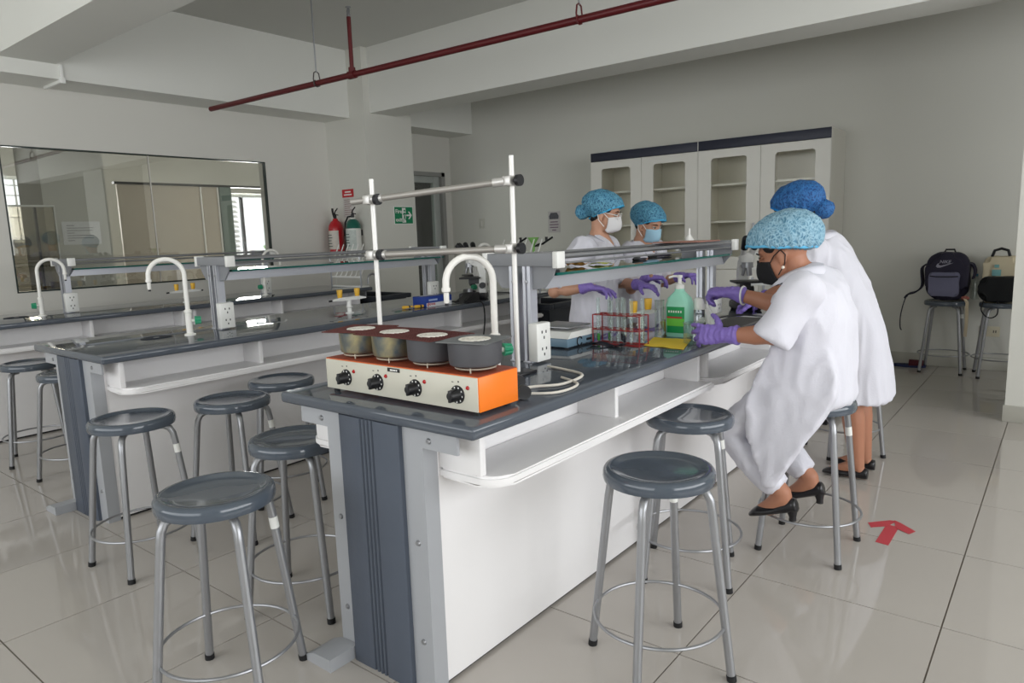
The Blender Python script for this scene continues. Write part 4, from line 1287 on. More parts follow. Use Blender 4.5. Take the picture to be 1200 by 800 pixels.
b = NB(); bx(b, JX - 0.040, JX + 0.040, JY - 0.0412, JY - 0.0395, 0.818, 0.93, 0.001); lb = obj('label', b, mat('label_green', (24, 150, 84), 0.5), sj)
b = NB(); bx(b, JX - 0.040, JX + 0.040, JY - 0.0420, JY - 0.0410, 0.848, 0.880); obj('label_band', b, mat('label_lime', (110, 200, 70), 0.5), lb)
b = NB(); bx(b, JX - 0.040, JX + 0.030, JY - 0.0424, JY - 0.0414, 0.881, 0.888); obj('label_stripe', b, mat('label_red', (186, 60, 50), 0.5), lb)
b = NB()
for k in range(6):
    bx(b, JX - 0.033 + 0.011 * k, JX - 0.027 + 0.011 * k, JY - 0.0420, JY - 0.0411, 0.905, 0.914)
obj('label_print', b, WHITEP, lb)
# glass beaker and flask in the seated person's hands, white tissue
def beaker(x, y, r, h, label, cat, z=0.80):
    t_ = thing('glass_beaker', label, cat, (x, y, z))
    b = NB(); lathe(b, [(0, z + 0.001), (r * 0.94, z + 0.001), (r, z + 0.006), (r, z + h - 0.003), (r + 0.003, z + h), (r - 0.001, z + h - 0.001), (r - 0.002, z + 0.008), (r * 0.9, z + 0.004), (0, z + 0.004)], (x, y, 0), 28); obj('glass', b, LABGLASS, t_)
    b = NB(); tube(b, [(x + (r + 0.002) * math.cos(q), y + (r + 0.002) * math.sin(q), z + h) for q in [2 * PI * k / 28 for k in range(28)]], 0.0014, 6, closed=True); obj('rim', b, LABGLASS, t_)
    return t_
beaker(-1.168, 2.625, 0.036, 0.085, 'clear glass beaker steadied by the seated person', 'beaker')
beaker(-1.36, 2.72, 0.02, 0.16, 'slim glass cylinder between gas tap and mint jug', 'cylinder')
fk = thing('wash_bottle', 'clear squeeze bottle with white cap beside the mint jug', 'bottle', (-1.245, 2.86, 0.80))
b = NB(); lathe(b, [(0, 0.801), (0.030, 0.801), (0.033, 0.806), (0.033, 0.885), (0.024, 0.905), (0.016, 0.915), (0, 0.915)], (-1.245, 2.86, 0), 24); obj('body', b, LABGLASS, fk)
b = NB(); lathe(b, [(0, 0.912), (0.030, 0.912), (0.031, 0.925), (0.022, 0.955), (0.012, 0.962), (0, 0.962)], (-1.245, 2.86, 0), 20); obj('cap', b, WHITEP, fk)
b = NB(); lathe(b, [(0, 0.806), (0.029, 0.806), (0.029, 0.840), (0, 0.841)], (-1.245, 2.86, 0), 20); obj('contents', b, mat('murky_green', (92, 140, 116), 0.2), fk)
yd = thing('yellow_dish', 'olive yellow boat-shaped dish beside the gas tap', 'dish', (-1.40, 2.885, 0.80))
b = NB(); lathe(b, [(0, 0.801), (0.018, 0.801), (0.034, 0.815), (0.045, 0.84), (0.042, 0.841), (0.031, 0.818), (0.016, 0.805), (0, 0.805)], (0, 0, 0), 24)
for v in b.verts:
    v.co = Vector((-1.40 + 0.6 * v.co.x, 2.885 + 1.3 * v.co.y, v.co.z + 0.35 * v.co.y * v.co.y / 0.045))
obj('bowl', b, mat('olive_yellow', (206, 184, 70), 0.4), yd)
b = NB(); tube(b, [(-1.40 + 0.6 * 0.0435 * math.cos(t), 2.885 + 1.3 * 0.0435 * math.sin(t), 0.8405 + 0.35 * (0.0435 * math.sin(t)) ** 2 / 0.045) for t in [2 * PI * k / 28 for k in range(28)]], 0.0016, 6, closed=True); obj('rim', b, mat('olive_yellow', (206, 184, 70), 0.4), yd)
# dark pouch, white papers and black cable further along the bench
pc = thing('zip_pouch', 'flat dark grey pouch with navy edge beside the seated person', 'pouch', (-1.20, 3.16, 0.80))
b = NB()
for p in round_poly(-0.15, 0.15, -0.10, 0.10, 0.05, 5):
    pass
prism_z(b, [(-1.20 + x * math.cos(.5) - y * math.sin(.5) if False else -1.20 + x * 0.55, 3.16 + y * 1.9) for x, y in round_poly(-0.15, 0.15, -0.10, 0.10, 0.05, 5)], 0.801, 0.826)
es = [e for e in b.edges if abs(e.verts[0].co.z - e.verts[1].co.z) < 1e-4]
bmesh.ops.bevel(b, geom=es, offset=0.009, segments=3, affect='EDGES')
obj('body', b, mat('charcoal_fabric', (82, 80, 78), 0.9, var=0.1, bump=0.3, bscale=200), pc)
b = NB(); tube(b, [(-1.20 + x * 0.555, 3.16 + y * 1.91, 0.812) for x, y in round_poly(-0.15, 0.15, -0.10, 0.10, 0.05, 5)], 0.004, 6, closed=True); obj('zip_edge', b, mat('navy_trim', (34, 42, 64), 0.7), pc)
for k, (x, y, a_, w, h) in enumerate(((-1.36, 3.32, 0.3, 0.16, 0.22), (-1.20, 3.50, -0.25, 0.20, 0.28))):
    ca, sa = math.cos(a_), math.sin(a_)
    b = NB(); prism_z(b, [(x + u * ca - v * sa, y + u * sa + v * ca) for u, v in ((-w / 2, -h / 2), (w / 2, -h / 2), (w / 2, h / 2), (-w / 2, h / 2))], 0.8005, 0.806)
    tag(obj('paper_pad', b, mat('white_paper', (232, 232, 228), 0.7)), ['small white paper pad between the gas tap and the pouch', 'larger white paper pad beyond the dark pouch'][k], 'paper')
b = NB(); tube(b, spline([(-1.40, 3.05, 0.806), (-1.33, 3.12, 0.812), (-1.36, 3.25, 0.815), (-1.27, 3.36, 0.83), (-1.18, 3.36, 0.832), (-1.13, 3.45, 0.812)]), 0.005, 8)
tag(obj('black_cable', b, BLACK), 'loose black cable lying over the paper pads and pouch', 'cable')

# ------------------------------------------------------------------ microscopes
def make_scope():
    r = thing('microscope', '', 'microscope')
    WB = mat('microscope_white', (226, 226, 222), 0.35)
    b = NB(); bx(b, -0.07, 0.07, -0.10, 0.10, 0.0, 0.045, 0.012); obj('base', b, BLACK, r)
    b = NB(); prism(b, [(0.045, 0.04), (0.095, 0.04), (0.10, 0.2), (0.07, 0.27), (-0.03, 0.295), (-0.04, 0.262), (0.035, 0.235), (0.05, 0.18)], lambda u, w: (-0.028, u, w), lambda u, w: (0.028, u, w)); obj('arm', b, WB, r)
    b = NB(); bx(b, -0.075, 0.075, -0.09, 0.06, 0.148, 0.160, 0.003); bx(b, -0.02, 0.02, -0.03, 0.05, 0.11, 0.148); obj('stage', b, BLACK, r)
    b = NB(); lathe(b, [(0, 0.232), (0.032, 0.232), (0.03, 0.262), (0, 0.262)], (0, -0.025, 0), 18); np_ = obj('nosepiece', b, CHROME, r)
    for q in range(3):
        t = 2 * PI * q / 3 + 0.5
        b = NB(); tube(b, [(0.015 * math.cos(t), -0.025 + 0.015 * math.sin(t), 0.236), (0.026 * math.cos(t), -0.025 + 0.026 * math.sin(t), 0.188)], [0.011, 0.008], 10); obj('objective', b, CHROME, np_)
    b = NB(); lathe(b, [(0, 0.262), (0.04, 0.262), (0.044, 0.29), (0.03, 0.315), (0, 0.32)], (0, -0.01, 0), 20); obj('head', b, WB, r)
    for s in (-1, 1):
        b = NB(); tube(b, [(s * 0.02, -0.01, 0.295), (s * 0.026, -0.06, 0.345)], 0.017, 12); hh = obj('eyetube', b, WB, r)
        b = NB(); tube(b, [(s * 0.026, -0.055, 0.34), (s * 0.03, -0.10, 0.39), (s * 0.031, -0.108, 0.398)], [0.019, 0.0205, 0.017], 14); obj('eyepiece', b, BLACK, hh)
        b = NB(); tube(b, [(s * 0.028, 0.075, 0.10), (s * 0.062, 0.075, 0.10)], 0.022, 16); obj('focus_knob', b, BLACK, r)
    b = NB(); tube(b, [(0, -0.03, 0.045), (0, -0.03, 0.075)], 0.022, 14); obj('lamp_well', b, CHROME, r)
    return r
ms0 = make_scope()
ms0.location = (-3.42, 3.86, 0.80); ms0.rotation_euler = (0, 0, math.radians(-60)); ms0['label'] = 'white and black microscope beside the glove box bench faucet'
dup(ms0, (-1.42, 3.90, 0.80), math.radians(35), 'white and black microscope in front of the seated person with black mask')
dup(ms0, (-3.62, 4.10, 0.80), math.radians(-120), 'white and black microscope before the drying rack of the glove-box bench')

# ------------------------------------------------------------------ glove box and tools on the middle bench
gb = thing('glove_box', 'blue cardboard glove box with white and red print on the bench', 'box', (-3.36, 3.42, 0.80))
BLUEC = mat('blue_card', (34, 64, 150), 0.5, var=0.05)
b = NB(); bx(b, -3.43, -3.305, 3.255, 3.50, 0.8015, 0.868, 0.001); obj('carton', b, BLUEC, gb)
b = NB(); bx(b, -3.305, -3.3042, 3.258, 3.497, 0.8015, 0.828); pb_ = obj('pale_panel', b, mat('card_print_white', (228, 228, 232), 0.6), gb)
b = text_bm('gloves', 0.03, plane_M((-3.304, 3.265, 0.812), (0, 1, 0), (0, 0, 1)), 0.0004, bold=True); obj('lettering', b, mat('card_red', (186, 50, 60), 0.6), gb, smooth=False)
b = NB(); bx(b, -3.305, -3.304, 3.28, 3.36, 0.840, 0.852); bx(b, -3.305, -3.304, 3.44, 3.47, 0.838, 0.86); obj('print_bar', b, mat('card_print_pale', (170, 190, 226), 0.6), gb)
b = NB(); prism_z(b, [(-3.40 + 0.028 * math.cos(t), 3.38 + 0.09 * math.sin(t)) for t in [2 * PI * k / 20 for k in range(20)]], 0.868, 0.8686); obj('opening', b, mat('opening_white', (214, 216, 224), 0.8), gb)
for k, (x, y, a_) in enumerate(((-3.37, 3.10, 1.25), (-3.33, 3.17, 1.5))):
    t_ = thing('screwdriver', ['yellow-handled screwdriver further from the glove box', 'yellow-handled screwdriver touching the glove box'][k], 'screwdriver', (x, y, 0.80), 'screwdrivers by the glove box')
    d = Vector((math.cos(a_), math.sin(a_), 0))
    p = Vector((x, y, 0.812))
    b = NB(); tube(b, [p, p + d * 0.01, p + d * 0.04, p + d * 0.075], [0.008, 0.0115, 0.010, 0.0085], 12); obj('handle', b, YELLOWP, t_)
    b = NB(); tube(b, [p + d * 0.045, p + d * 0.055], 0.0118, 12); obj('grip_band', b, BLACK, t_)
    b = NB(); tube(b, [p, p - d * 0.07 - V(0, 0, 0.007)], 0.0032, 8); obj('shaft', b, CHROME, t_)
b = NB(); tube(b, spline([(-3.255, 3.62, 0.85), (-3.23, 3.55, 0.82), (-3.215, 3.60, 0.808), (-3.19, 3.68, 0.80), (-3.185, 3.70, 0.70), (-3.20, 3.69, 0.55), (-3.23, 3.66, 0.45)]), 0.005, 8)
tag(obj('hanging_cable', b, BLACK), 'black cable hanging over the edge of the glove-box bench', 'cable')
ad = thing('power_adapter', 'black power adapter block beside the glove box', 'adapter', (-3.28, 3.66, 0.80))
b = NB(); prism(b, [(3.58, 0.80), (3.75, 0.80), (3.75, 0.86), (3.70, 0.86)], lambda u, w: (-3.36, u, w), lambda u, w: (-3.27, u, w)); obj('block', b, BLACK, ad)
b = NB(); tube(b, spline([(-3.31, 3.58, 0.812), (-3.36, 3.54, 0.81), (-3.46, 3.56, 0.81), (-3.50, 3.60, 0.83)]), 0.0045, 8); obj('lead', b, BLACK, ad)

# ------------------------------------------------------------------ bits on the glass shelf of the hotplate bench
cs_ = thing('foil_wrapper', 'golden brown pleated wrapper on the glass shelf', 'wrapper', (-1.565, 2.39, 1.12))
b = crumple(-1.61, -1.53, 2.36, 2.44, 1.12, 0.014, 2.0, 14); obj('wrapper', b, mat('golden_foil', (206, 150, 70), 0.35, 0.2, var=0.3, scale=40), cs_)
cs2 = thing('sachet', 'yellow and green sachet on the glass shelf', 'sachet', (-1.54, 2.53, 1.12))
obj('sachet_film', crumple(-1.585, -1.50, 2.50, 2.585, 1.12, 0.008, 5.0, 12), mat('sachet_print', (180, 186, 60), 0.4, var=0.5, scale=50), cs2)
for k, (x, y, l) in enumerate(((-1.62, 2.98, 0.16), (-1.56, 2.86, 0.13), (-1.66, 3.2, 0.15))):
    t_ = thing('pen', ['dark pen on the glass shelf, the middle one of three', 'dark pen on the glass shelf nearest the sachet', 'dark pen on the glass shelf furthest from the sachet'][k], 'pen', (x, y, 1.12), 'pens on the glass shelf')
    p0, p1 = Vector((x, y, 1.1255)), Vector((x + 0.35 * l * (k - 1), y + l, 1.1255))
    b = NB(); tube(b, [p0, p0.lerp(p1, 0.9), p1], [0.0052, 0.0052, 0.0018], 10); obj('barrel', b, mat('dark_pen', (50, 50, 62), 0.4), t_)
    b = NB(); tube(b, [p0.lerp(p1, 0.0), p0.lerp(p1, 0.35)], 0.0056, 10); obj('cap', b, BLACK, t_)
cbd = thing('brown_folder', 'reddish brown folder lying across the guard rails of the shelf', 'folder', (-1.56, 3.5, 1.19))
b = NB(); bx(b, -1.69, -1.44, 3.30, 3.58, 1.188, 1.191, 0.001); obj('cover', b, mat('brown_card', (152, 104, 92), 0.6), cbd)
b = NB(); bx(b, -1.688, -1.442, 3.302, 3.578, 1.191, 1.194); obj('sheets', b, mat('brown_sheets', (170, 126, 112), 0.7), cbd)
fn = thing('plastic_funnel', 'small white funnel standing upside down on the brown folder', 'funnel', (-1.60, 3.55, 1.194))
b = NB(); lathe(b, [(0.024, 1.194), (0.025, 1.197), (0.008, 1.222), (0.006, 1.225), (0.0045, 1.258), (0.003, 1.258), (0.004, 1.225), (0.022, 1.196)], (-1.60, 3.55, 0), 20); obj('cone', b, WHITEP, fn)
b = NB(); tube(b, [(-1.60 + 0.0245 * math.cos(t), 3.55 + 0.0245 * math.sin(t), 1.1955) for t in [2 * PI * k / 24 for k in range(24)]], 0.0013, 6, closed=True); obj('rim', b, WHITEP, fn)

# ------------------------------------------------------------------ bags and slippers by the back wall
NAVYF = mat('navy_nylon', (34, 30, 50), 0.7, var=0.1, bump=0.15, bscale=300)
GREYF = mat('grey_mesh_fabric', (112, 112, 136), 0.8, var=0.1, bump=0.2, bscale=300)
bp = thing('backpack', 'navy backpack with grey front pocket sitting on a stool', 'backpack', (-0.79, 6.76, 0.60))
def pillow(x0, x1, y0, y1, z0, z1, top_r, seed, vox=0.012):
    b = NB()
    cy, hy = (y0 + y1) / 2, (y1 - y0) / 2
    for i in range(9):
        u = i / 8
        pass
    out = []
    w = x1 - x0
    for p in round_poly(x0, x1, z0, z1, top_r, 8):
        out.append(p)
    prism(b, out, lambda u, v: (u, y0, v), lambda u, v: (u, y1, v))
    es = [e for e in b.edges if abs(e.verts[0].co.y - e.verts[1].co.y) < 1e-4]
    bmesh.ops.bevel(b, geom=es, offset=min(hy * 0.7, 0.045), segments=4, affect='EDGES')
    return remeshed(b, vox, 3, lambda c, n: 0.006 * mnoise.noise(c * 14 + Vector((seed, 0, 0))))
obj('body', pillow(-0.945, -0.635, 6.70, 6.88, 0.602, 0.995, 0.115, 1.0), NAVYF, bp)
pk = obj('front_pocket', pillow(-0.91, -0.695, 6.655, 6.72, 0.64, 0.835, 0.02, 3.0, 0.008), GREYF, bp)
b = NB(); tube(b, [(-0.90, 6.656, 0.806), (-0.85, 6.651, 0.80), (-0.76, 6.651, 0.80), (-0.70, 6.656, 0.804)], 0.005, 6); obj('zip', b, BLACK, pk)
# swoosh emblem and word, grey print
b = NB()
sw_ = [(0.0, 0.012), (0.010, 0.0), (0.030, 0.0), (0.070, 0.016), (0.125, 0.040), (0.070, 0.026), (0.040, 0.018), (0.026, 0.018), (0.018, 0.026), (0.022, 0.040), (0.008, 0.028)]
prism(b, sw_, lambda u, v: (-0.865 + u, 6.6935, 0.872 + v), lambda u, v: (-0.865 + u, 6.699, 0.872 + v))
EMB = mat('grey_emblem', (150, 148, 162), 0.6)
obj('swoosh_emblem', b, EMB, bp)
b = text_bm('NIKE', 0.036, plane_M((-0.842, 6.6935, 0.908), (1, 0, 0), (0.25, 0, 1)), 0.002, bold=True); obj('lettering', b, EMB, bp, smooth=False)
b = NB(); tube(b, [(-0.83, 6.86, 0.985), (-0.82, 6.87, 1.012), (-0.76, 6.87, 1.012), (-0.75, 6.86, 0.985)], 0.008, 8); obj('top_handle', b, BLACK, bp)
b = NB()
def strap(b, pts, w, t=0.004, side=(1, 0, 0)):
    s = Vector(side).normalized() * w / 2
    prev = None
    pts = [Vector(p) for p in pts]
    n = len(pts)
    rows = []
    for i, p in enumerate(pts):
        d = (pts[min(i + 1, n - 1)] - pts[max(i - 1, 0)]).normalized()
        nn = d.cross(s).normalized() * t / 2
        rows.append([b.verts.new(p - s - nn), b.verts.new(p + s - nn), b.verts.new(p + s + nn), b.verts.new(p - s + nn)])
    for A_, B_ in zip(rows, rows[1:]):
        for k in range(4):
            b.faces.new((A_[k], A_[(k + 1) % 4], B_[(k + 1) % 4], B_[k]))
    b.faces.new(rows[0][::-1]); b.faces.new(rows[-1])
strap(b, spline([(-0.93, 6.84, 0.90), (-0.985, 6.86, 0.86), (-0.975, 6.85, 0.72), (-1.01, 6.80, 0.665), (-1.065, 6.77, 0.645), (-1.085, 6.76, 0.615)]), 0.05, 0.012, (0.2, 1, 0.2)); obj('shoulder_strap', b, NAVYF, bp)
b = NB(); strap(b, spline([(-1.08, 6.765, 0.625), (-1.10, 6.76, 0.55), (-1.115, 6.755, 0.45), (-1.112, 6.75, 0.36), (-1.10, 6.75, 0.335)]), 0.018, 0.003, (0.2, 1, 0.0)); obj('strap_tail', b, NAVYF, bp)
b = NB(); strap(b, spline([(-0.65, 6.84, 0.90), (-0.62, 6.82, 0.89), (-0.60, 6.80, 0.84), (-0.61, 6.79, 0.78)]), 0.05, 0.012, (0.2, 1, 0.2)); obj('shoulder_strap', b, NAVYF, bp)
cbg = thing('canvas_bag', 'cream canvas bag with teal print leaning behind a black pouch', 'bag', (-0.45, 6.86, 0.60))
obj('body', pillow(-0.555, -0.305, 6.84, 6.96, 0.602, 0.955, 0.05, 6.0), mat('cream_canvas', (206, 194, 166), 0.9, var=0.08, bump=0.2, bscale=200), cbg)
b = NB(); tube(b, [(-0.50, 6.88, 0.95), (-0.485, 6.88, 1.0), (-0.44, 6.88, 1.015), (-0.395, 6.88, 1.0), (-0.38, 6.88, 0.95)], 0.011, 8); obj('handle', b, BLACK, cbg)
b = NB(); bx(b, -0.49, -0.43, 6.823, 6.829, 0.80, 0.85, 0.001); bx(b, -0.475, -0.445, 6.823, 6.829, 0.865, 0.89, 0.001); obj('teal_print', b, mat('teal_print', (120, 170, 170), 0.7), cbg)
bpk = thing('black_pouch', 'black padded pouch with hanging loop on the stool by the column', 'pouch', (-0.44, 6.74, 0.60))
obj('body', pillow(-0.565, -0.27, 6.66, 6.82, 0.606, 0.80, 0.06, 8.0), mat('black_fabric', (20, 22, 24), 0.85, var=0.1), bpk)
b = NB(); tube(b, spline([(-0.52, 6.66, 0.612), (-0.53, 6.62, 0.55), (-0.50, 6.61, 0.50), (-0.46, 6.61, 0.485), (-0.425, 6.61, 0.51), (-0.42, 6.62, 0.56), (-0.43, 6.66, 0.612)]), 0.005, 8); obj('loop', b, BLACK, bpk)
wb_ = thing('water_bottle', 'clear drinking bottle standing between the two bags', 'bottle', (-0.608, 6.90, 0.60))
b = NB(); lathe(b, [(0, 0.601), (0.030, 0.601), (0.032, 0.606), (0.032, 0.75), (0.022, 0.78), (0.014, 0.79), (0, 0.79)], (-0.603, 6.91, 0), 20); obj('body', b, LABGLASS, wb_)
b = NB(); lathe(b, [(0, 0.79), (0.016, 0.79), (0.016, 0.81), (0, 0.812)], (-0.603, 6.91, 0), 16); obj('cap', b, mat('blue_cap', (90, 150, 180), 0.4), wb_)
rb = thing('ribbon_strap', 'cream woven strap hanging down between the two bag stools', 'strap', (-0.63, 6.72, 0.60))
b = NB(); strap(b, [(-0.648, 6.645, 0.618), (-0.64, 6.60, 0.63), (-0.622, 6.585, 0.60), (-0.618, 6.58, 0.45), (-0.622, 6.58, 0.33)], 0.022, 0.003, (1, 0.2, 0)); obj('webbing', b, mat('cream_webbing', (190, 176, 150), 0.8), rb)
b = NB(); ball(b, (-0.64, 6.61, 0.635), 0.03, 0.012, 0.018); obj('knot', b, mat('knot_red', (150, 90, 80), 0.8), rb)
def slipper(x, y, a_, col, label):
    r = thing('slipper', label, 'slipper', (x, y, 0), 'slippers by the back wall')
    ca, sa = math.cos(a_), math.sin(a_)
    T = lambda u, v, z: (x + u * ca - v * sa, y + u * sa + v * ca, z)
    pts = [(0.13 * math.cos(t) , (0.045 + 0.010 * math.cos(t)) * math.sin(t)) for t in [2 * PI * k / 28 for k in range(28)]]
    b = NB(); prism(b, pts, lambda u, v: T(u, v, 0.0), lambda u, v: T(u, v, 0.022)); obj('sole', b, mat('slipper_sole', (40, 48, 86), 0.7), r)
    b = NB()
    rows = []
    for i in range(7):
        u = 0.0 + 0.11 * i / 6
        w = 0.05 * math.sqrt(max(0.05, 1 - (u / 0.135) ** 2)) + 0.004
        rows.append([b.verts.new(T(u, w * math.cos(t), 0.02 + (0.045 - 0.16 * u * u) * math.sin(t))) for t in [PI * k / 8 for k in range(9)]])
    for A_, B_ in zip(rows, rows[1:]):
        for k in range(8):
            b.faces.new((A_[k], A_[k + 1], B_[k + 1], B_[k]))
    o = obj('upper', b, col, r); md = o.modifiers.new('th', 'SOLIDIFY'); md.thickness = 0.006
slipper(-1.265, 6.86, -1.2, mat('slipper_pale', (140, 142, 160), 0.8), 'navy slipper with pale upper by the back wall')
slipper(-1.05, 6.87, 0.1, mat('slipper_maroon', (84, 28, 40), 0.8), 'navy slipper with maroon upper by the back wall')
# red tape arrow on the floor
b = NB(); fa = thing('floor_arrow', 'red tape arrow stuck on the tiled floor', 'arrow', (-0.52, 3.05, 0))
REDT = mat('red_tape', (190, 62, 72), 0.5, var=0.08)
prism_z(b, [(-0.535, 2.948), (-0.487, 2.940), (-0.485, 3.15), (-0.533, 3.155)], 0.0002, 0.0009); obj('shaft', b, REDT, fa)
b = NB(); prism_z(b, [(-0.600, 3.130), (-0.578, 3.085), (-0.525, 3.135), (-0.505, 3.210), (-0.53, 3.205)], 0.0009, 0.0014); obj('barb', b, REDT, fa)
b = NB(); prism_z(b, [(-0.423, 3.138), (-0.440, 3.095), (-0.495, 3.13), (-0.515, 3.215), (-0.49, 3.20)], 0.0014, 0.0019); obj('barb', b, REDT, fa)
# ------------------------------------------------------------------ people
SKIN = mat('skin', (176, 122, 96), 0.5, var=0.06, scale=12, bump=0.03, bscale=300)
SKIN2 = mat('skin_light', (196, 148, 122), 0.5, var=0.06, scale=12, bump=0.03, bscale=300)
HAIR = mat('black_hair', (26, 20, 20), 0.45, var=0.2, scale=40, bump=0.3, bscale=120)
GOWN = mat('white_gown_cotton', (220, 219, 228), 0.85, var=0.02, scale=6, bump=0.12, bscale=160)
TROU = mat('white_trouser_cotton', (222, 221, 230), 0.85, var=0.02, scale=6, bump=0.12, bscale=160)
PURPLE = mat('purple_nitrile', (136, 114, 194), 0.42, var=0.1, scale=30, bump=0.25, bscale=140)
SHOE = mat('black_leather', (22, 20, 24), 0.3, coat=0.2)
EYEW = mat('eye_white', (226, 222, 216), 0.2)
EYED = mat('eye_dark', (24, 16, 14), 0.2)

def chain(b, pts, rad, seg=14):
    pts = [Vector(p) for p in pts]
    tube(b, pts, list(rad), seg)
    for p, r in zip(pts, rad):
        ball(b, p, r, u=14, v=10)

def loft(b, secs, lat, seg=28, dome0=0.35):
    """secs: (centre, half width along lat, half depth); closed with domes"""
    lat = Vector(lat).normalized()
    cs = [Vector(s[0]) for s in secs]
    n = len(cs)
    def ring(c, d, rl, rd):
        l = (lat - d * lat.dot(d)).normalized()
        q = d.cross(l)
        out = []
        for k in range(seg):
            t = 2 * PI * k / seg
            ct, st = math.cos(t), math.sin(t)
            e = 0.85
            out.append(b.verts.new(c + l * rl * math.copysign(abs(ct) ** e, ct) + q * rd * math.copysign(abs(st) ** e, st)))
        return out
    rings = []
    d0 = (cs[1] - cs[0]).normalized(); d1 = (cs[-1] - cs[-2]).normalized()
    for k in (0.35, 0.75):
        rings.append(ring(cs[0] - d0 * secs[0][2] * dome0 * math.cos(k * PI / 2), d0, secs[0][1] * math.sin(k * PI / 2), secs[0][2] * math.sin(k * PI / 2)))
    for i, s in enumerate(secs):
        d = (cs[min(i + 1, n - 1)] - cs[max(i - 1, 0)]).normalized()
        rings.append(ring(cs[i], d, s[1], s[2]))
    for k in (0.75, 0.35):
        rings.append(ring(cs[-1] + d1 * secs[-1][2] * 0.35 * math.cos(k * PI / 2), d1, secs[-1][1] * math.sin(k * PI / 2), secs[-1][2] * math.sin(k * PI / 2)))
    for A_, B_ in zip(rings, rings[1:]):
        for k in range(seg):
            q = (k + 1) % seg
            b.faces.new((A_[k], A_[q], B_[q], B_[k]))
    b.faces.new(rings[0][::-1]); b.faces.new(rings[-1])

class Head:
    def __init__(s, H, yaw_dir, pitch, k=0.92):
        F = Vector((yaw_dir[0], yaw_dir[1], 0)).normalized()
        s.R = Vector((F.y, -F.x, 0))
        p = math.radians(pitch)
        s.F = F * math.cos(p) - Vector((0, 0, 1)) * math.sin(p)
        s.U = s.R.cross(s.F)
        s.H, s.k = Vector(H), k
        s.rot = Matrix((s.F, s.R, s.U)).transposed()
        if s.rot.determinant() < 0:
            s.rot = Matrix((s.F, -s.R, s.U)).transposed()
    def P(s, f, r, u):
        return s.H + (s.F * f + s.R * r + s.U * u) * s.k
    def ball(s, b, f, r, u, rf, rr, ru, seg=18):
        ball(b, s.P(f, r, u), rf * s.k, rr * s.k, ru * s.k, s.rot, seg, 12)
    def shapes(s, b, neck):
        s.ball(b, -0.008, 0, 0.025, 0.092, 0.074, 0.088)
        s.ball(b, 0.030, 0, -0.030, 0.060, 0.060, 0.078)
        s.ball(b, 0.050, 0, -0.085, 0.032, 0.036, 0.028)
        s.ball(b, 0.062, 0, 0.030, 0.030, 0.050, 0.022)
        for sd in (-1, 1):
            s.ball(b, 0.060, 0.036 * sd, -0.030, 0.028, 0.022, 0.022)
            s.ball(b, -0.006, 0.076 * sd, -0.016, 0.020, 0.008, 0.032)
            s.ball(b, 0.004, 0.074 * sd, -0.040, 0.010, 0.008, 0.012)
        chain(b, [s.P(0.088, 0, 0.012), s.P(0.099, 0, -0.012), s.P(0.108, 0, -0.030)], [0.008 * s.k, 0.010 * s.k, 0.013 * s.k], 10)
        s.ball(b, 0.088, 0, -0.064, 0.012, 0.022, 0.008)
        chain(b, [s.P(-0.025, 0, -0.045), Vector(neck).lerp(s.P(-0.02, 0, -0.07), 0.5), neck], [0.052 * s.k, 0.050 * s.k, 0.058 * s.k])

def finger_chain(b, base, d, n, lens, curl, r0, r1):
    p = Vector(base)
    pts = [p.copy()]
    ax = d.cross(n).normalized()
    cur = d.copy()
    tot = 0
    for L, c in zip(lens, curl):
        cur = (Matrix.Rotation(math.radians(-c), 3, ax) @ cur).normalized()
        p = p + cur * L
        pts.append(p.copy())
    rr = [r0 + (r1 - r0) * i / (len(pts) - 1) for i in range(len(pts))]
    chain(b, pts, rr, 10)

def glove(person, W, d, n, side, curls, spread=1.0, L=1.0, cuff_dir=None, thumb=(0.55, 0.75, -0.35)):
    """gloved hand: W wrist, d wrist->fingers, n back of the hand, side: +1 thumb towards d x n"""
    W, d, n = Vector(W), Vector(d).normalized(), Vector(n)
    n = (n - d * n.dot(d)).normalized()
    t = d.cross(n) * side
    b = NB()
    cd_ = Vector(cuff_dir).normalized() if cuff_dir else -d
    loft(b, [(W + cd_ * 0.05, 0.037, 0.036), (W + cd_ * 0.02, 0.031, 0.030), (W, 0.029, 0.026), (W + d * 0.03, 0.036, 0.018), (W + d * 0.06 * L, 0.041, 0.016), (W + d * 0.088 * L, 0.039, 0.013)], t, 18)
    for i, (off, ln) in enumerate(((0.029, 0.070), (0.010, 0.078), (-0.010, 0.072), (-0.028, 0.056))):
        c = curls[i] if isinstance(curls[0], (list, tuple)) else curls
        fan = (d + t * (0.10 * spread * (1.2 - 0.8 * i))).normalized()
        finger_chain(b, W + d * (0.082 - 0.004 * abs(i - 1)) * L + t * off, fan, n, (ln * 0.45 * L, ln * 0.32 * L, ln * 0.28 * L), c, 0.0100, 0.0078)
    td = (d * thumb[0] + t * thumb[1] + n * thumb[2]).normalized()
    p0 = W + d * 0.022 + t * 0.020
    p1 = p0 + td * 0.042; p2 = p1 + (td + d * 0.5 - n * 0.2).normalized() * 0.030; p3 = p2 + (td * 0.6 + d * 0.8 - n * 0.35).normalized() * 0.024
    chain(b, [p0, p1, p2, p3], [0.016, 0.0125, 0.0105, 0.0085], 10)
    bm = remeshed(b, 0.0036, 3, lambda c, nn: 0.0011 * mnoise.noise(c * 90) + 0.0010 * math.sin(c.dot(d) * 260 + 3 * mnoise.noise(c * 40)))
    return obj('glove', bm, PURPLE, person, ang=180)

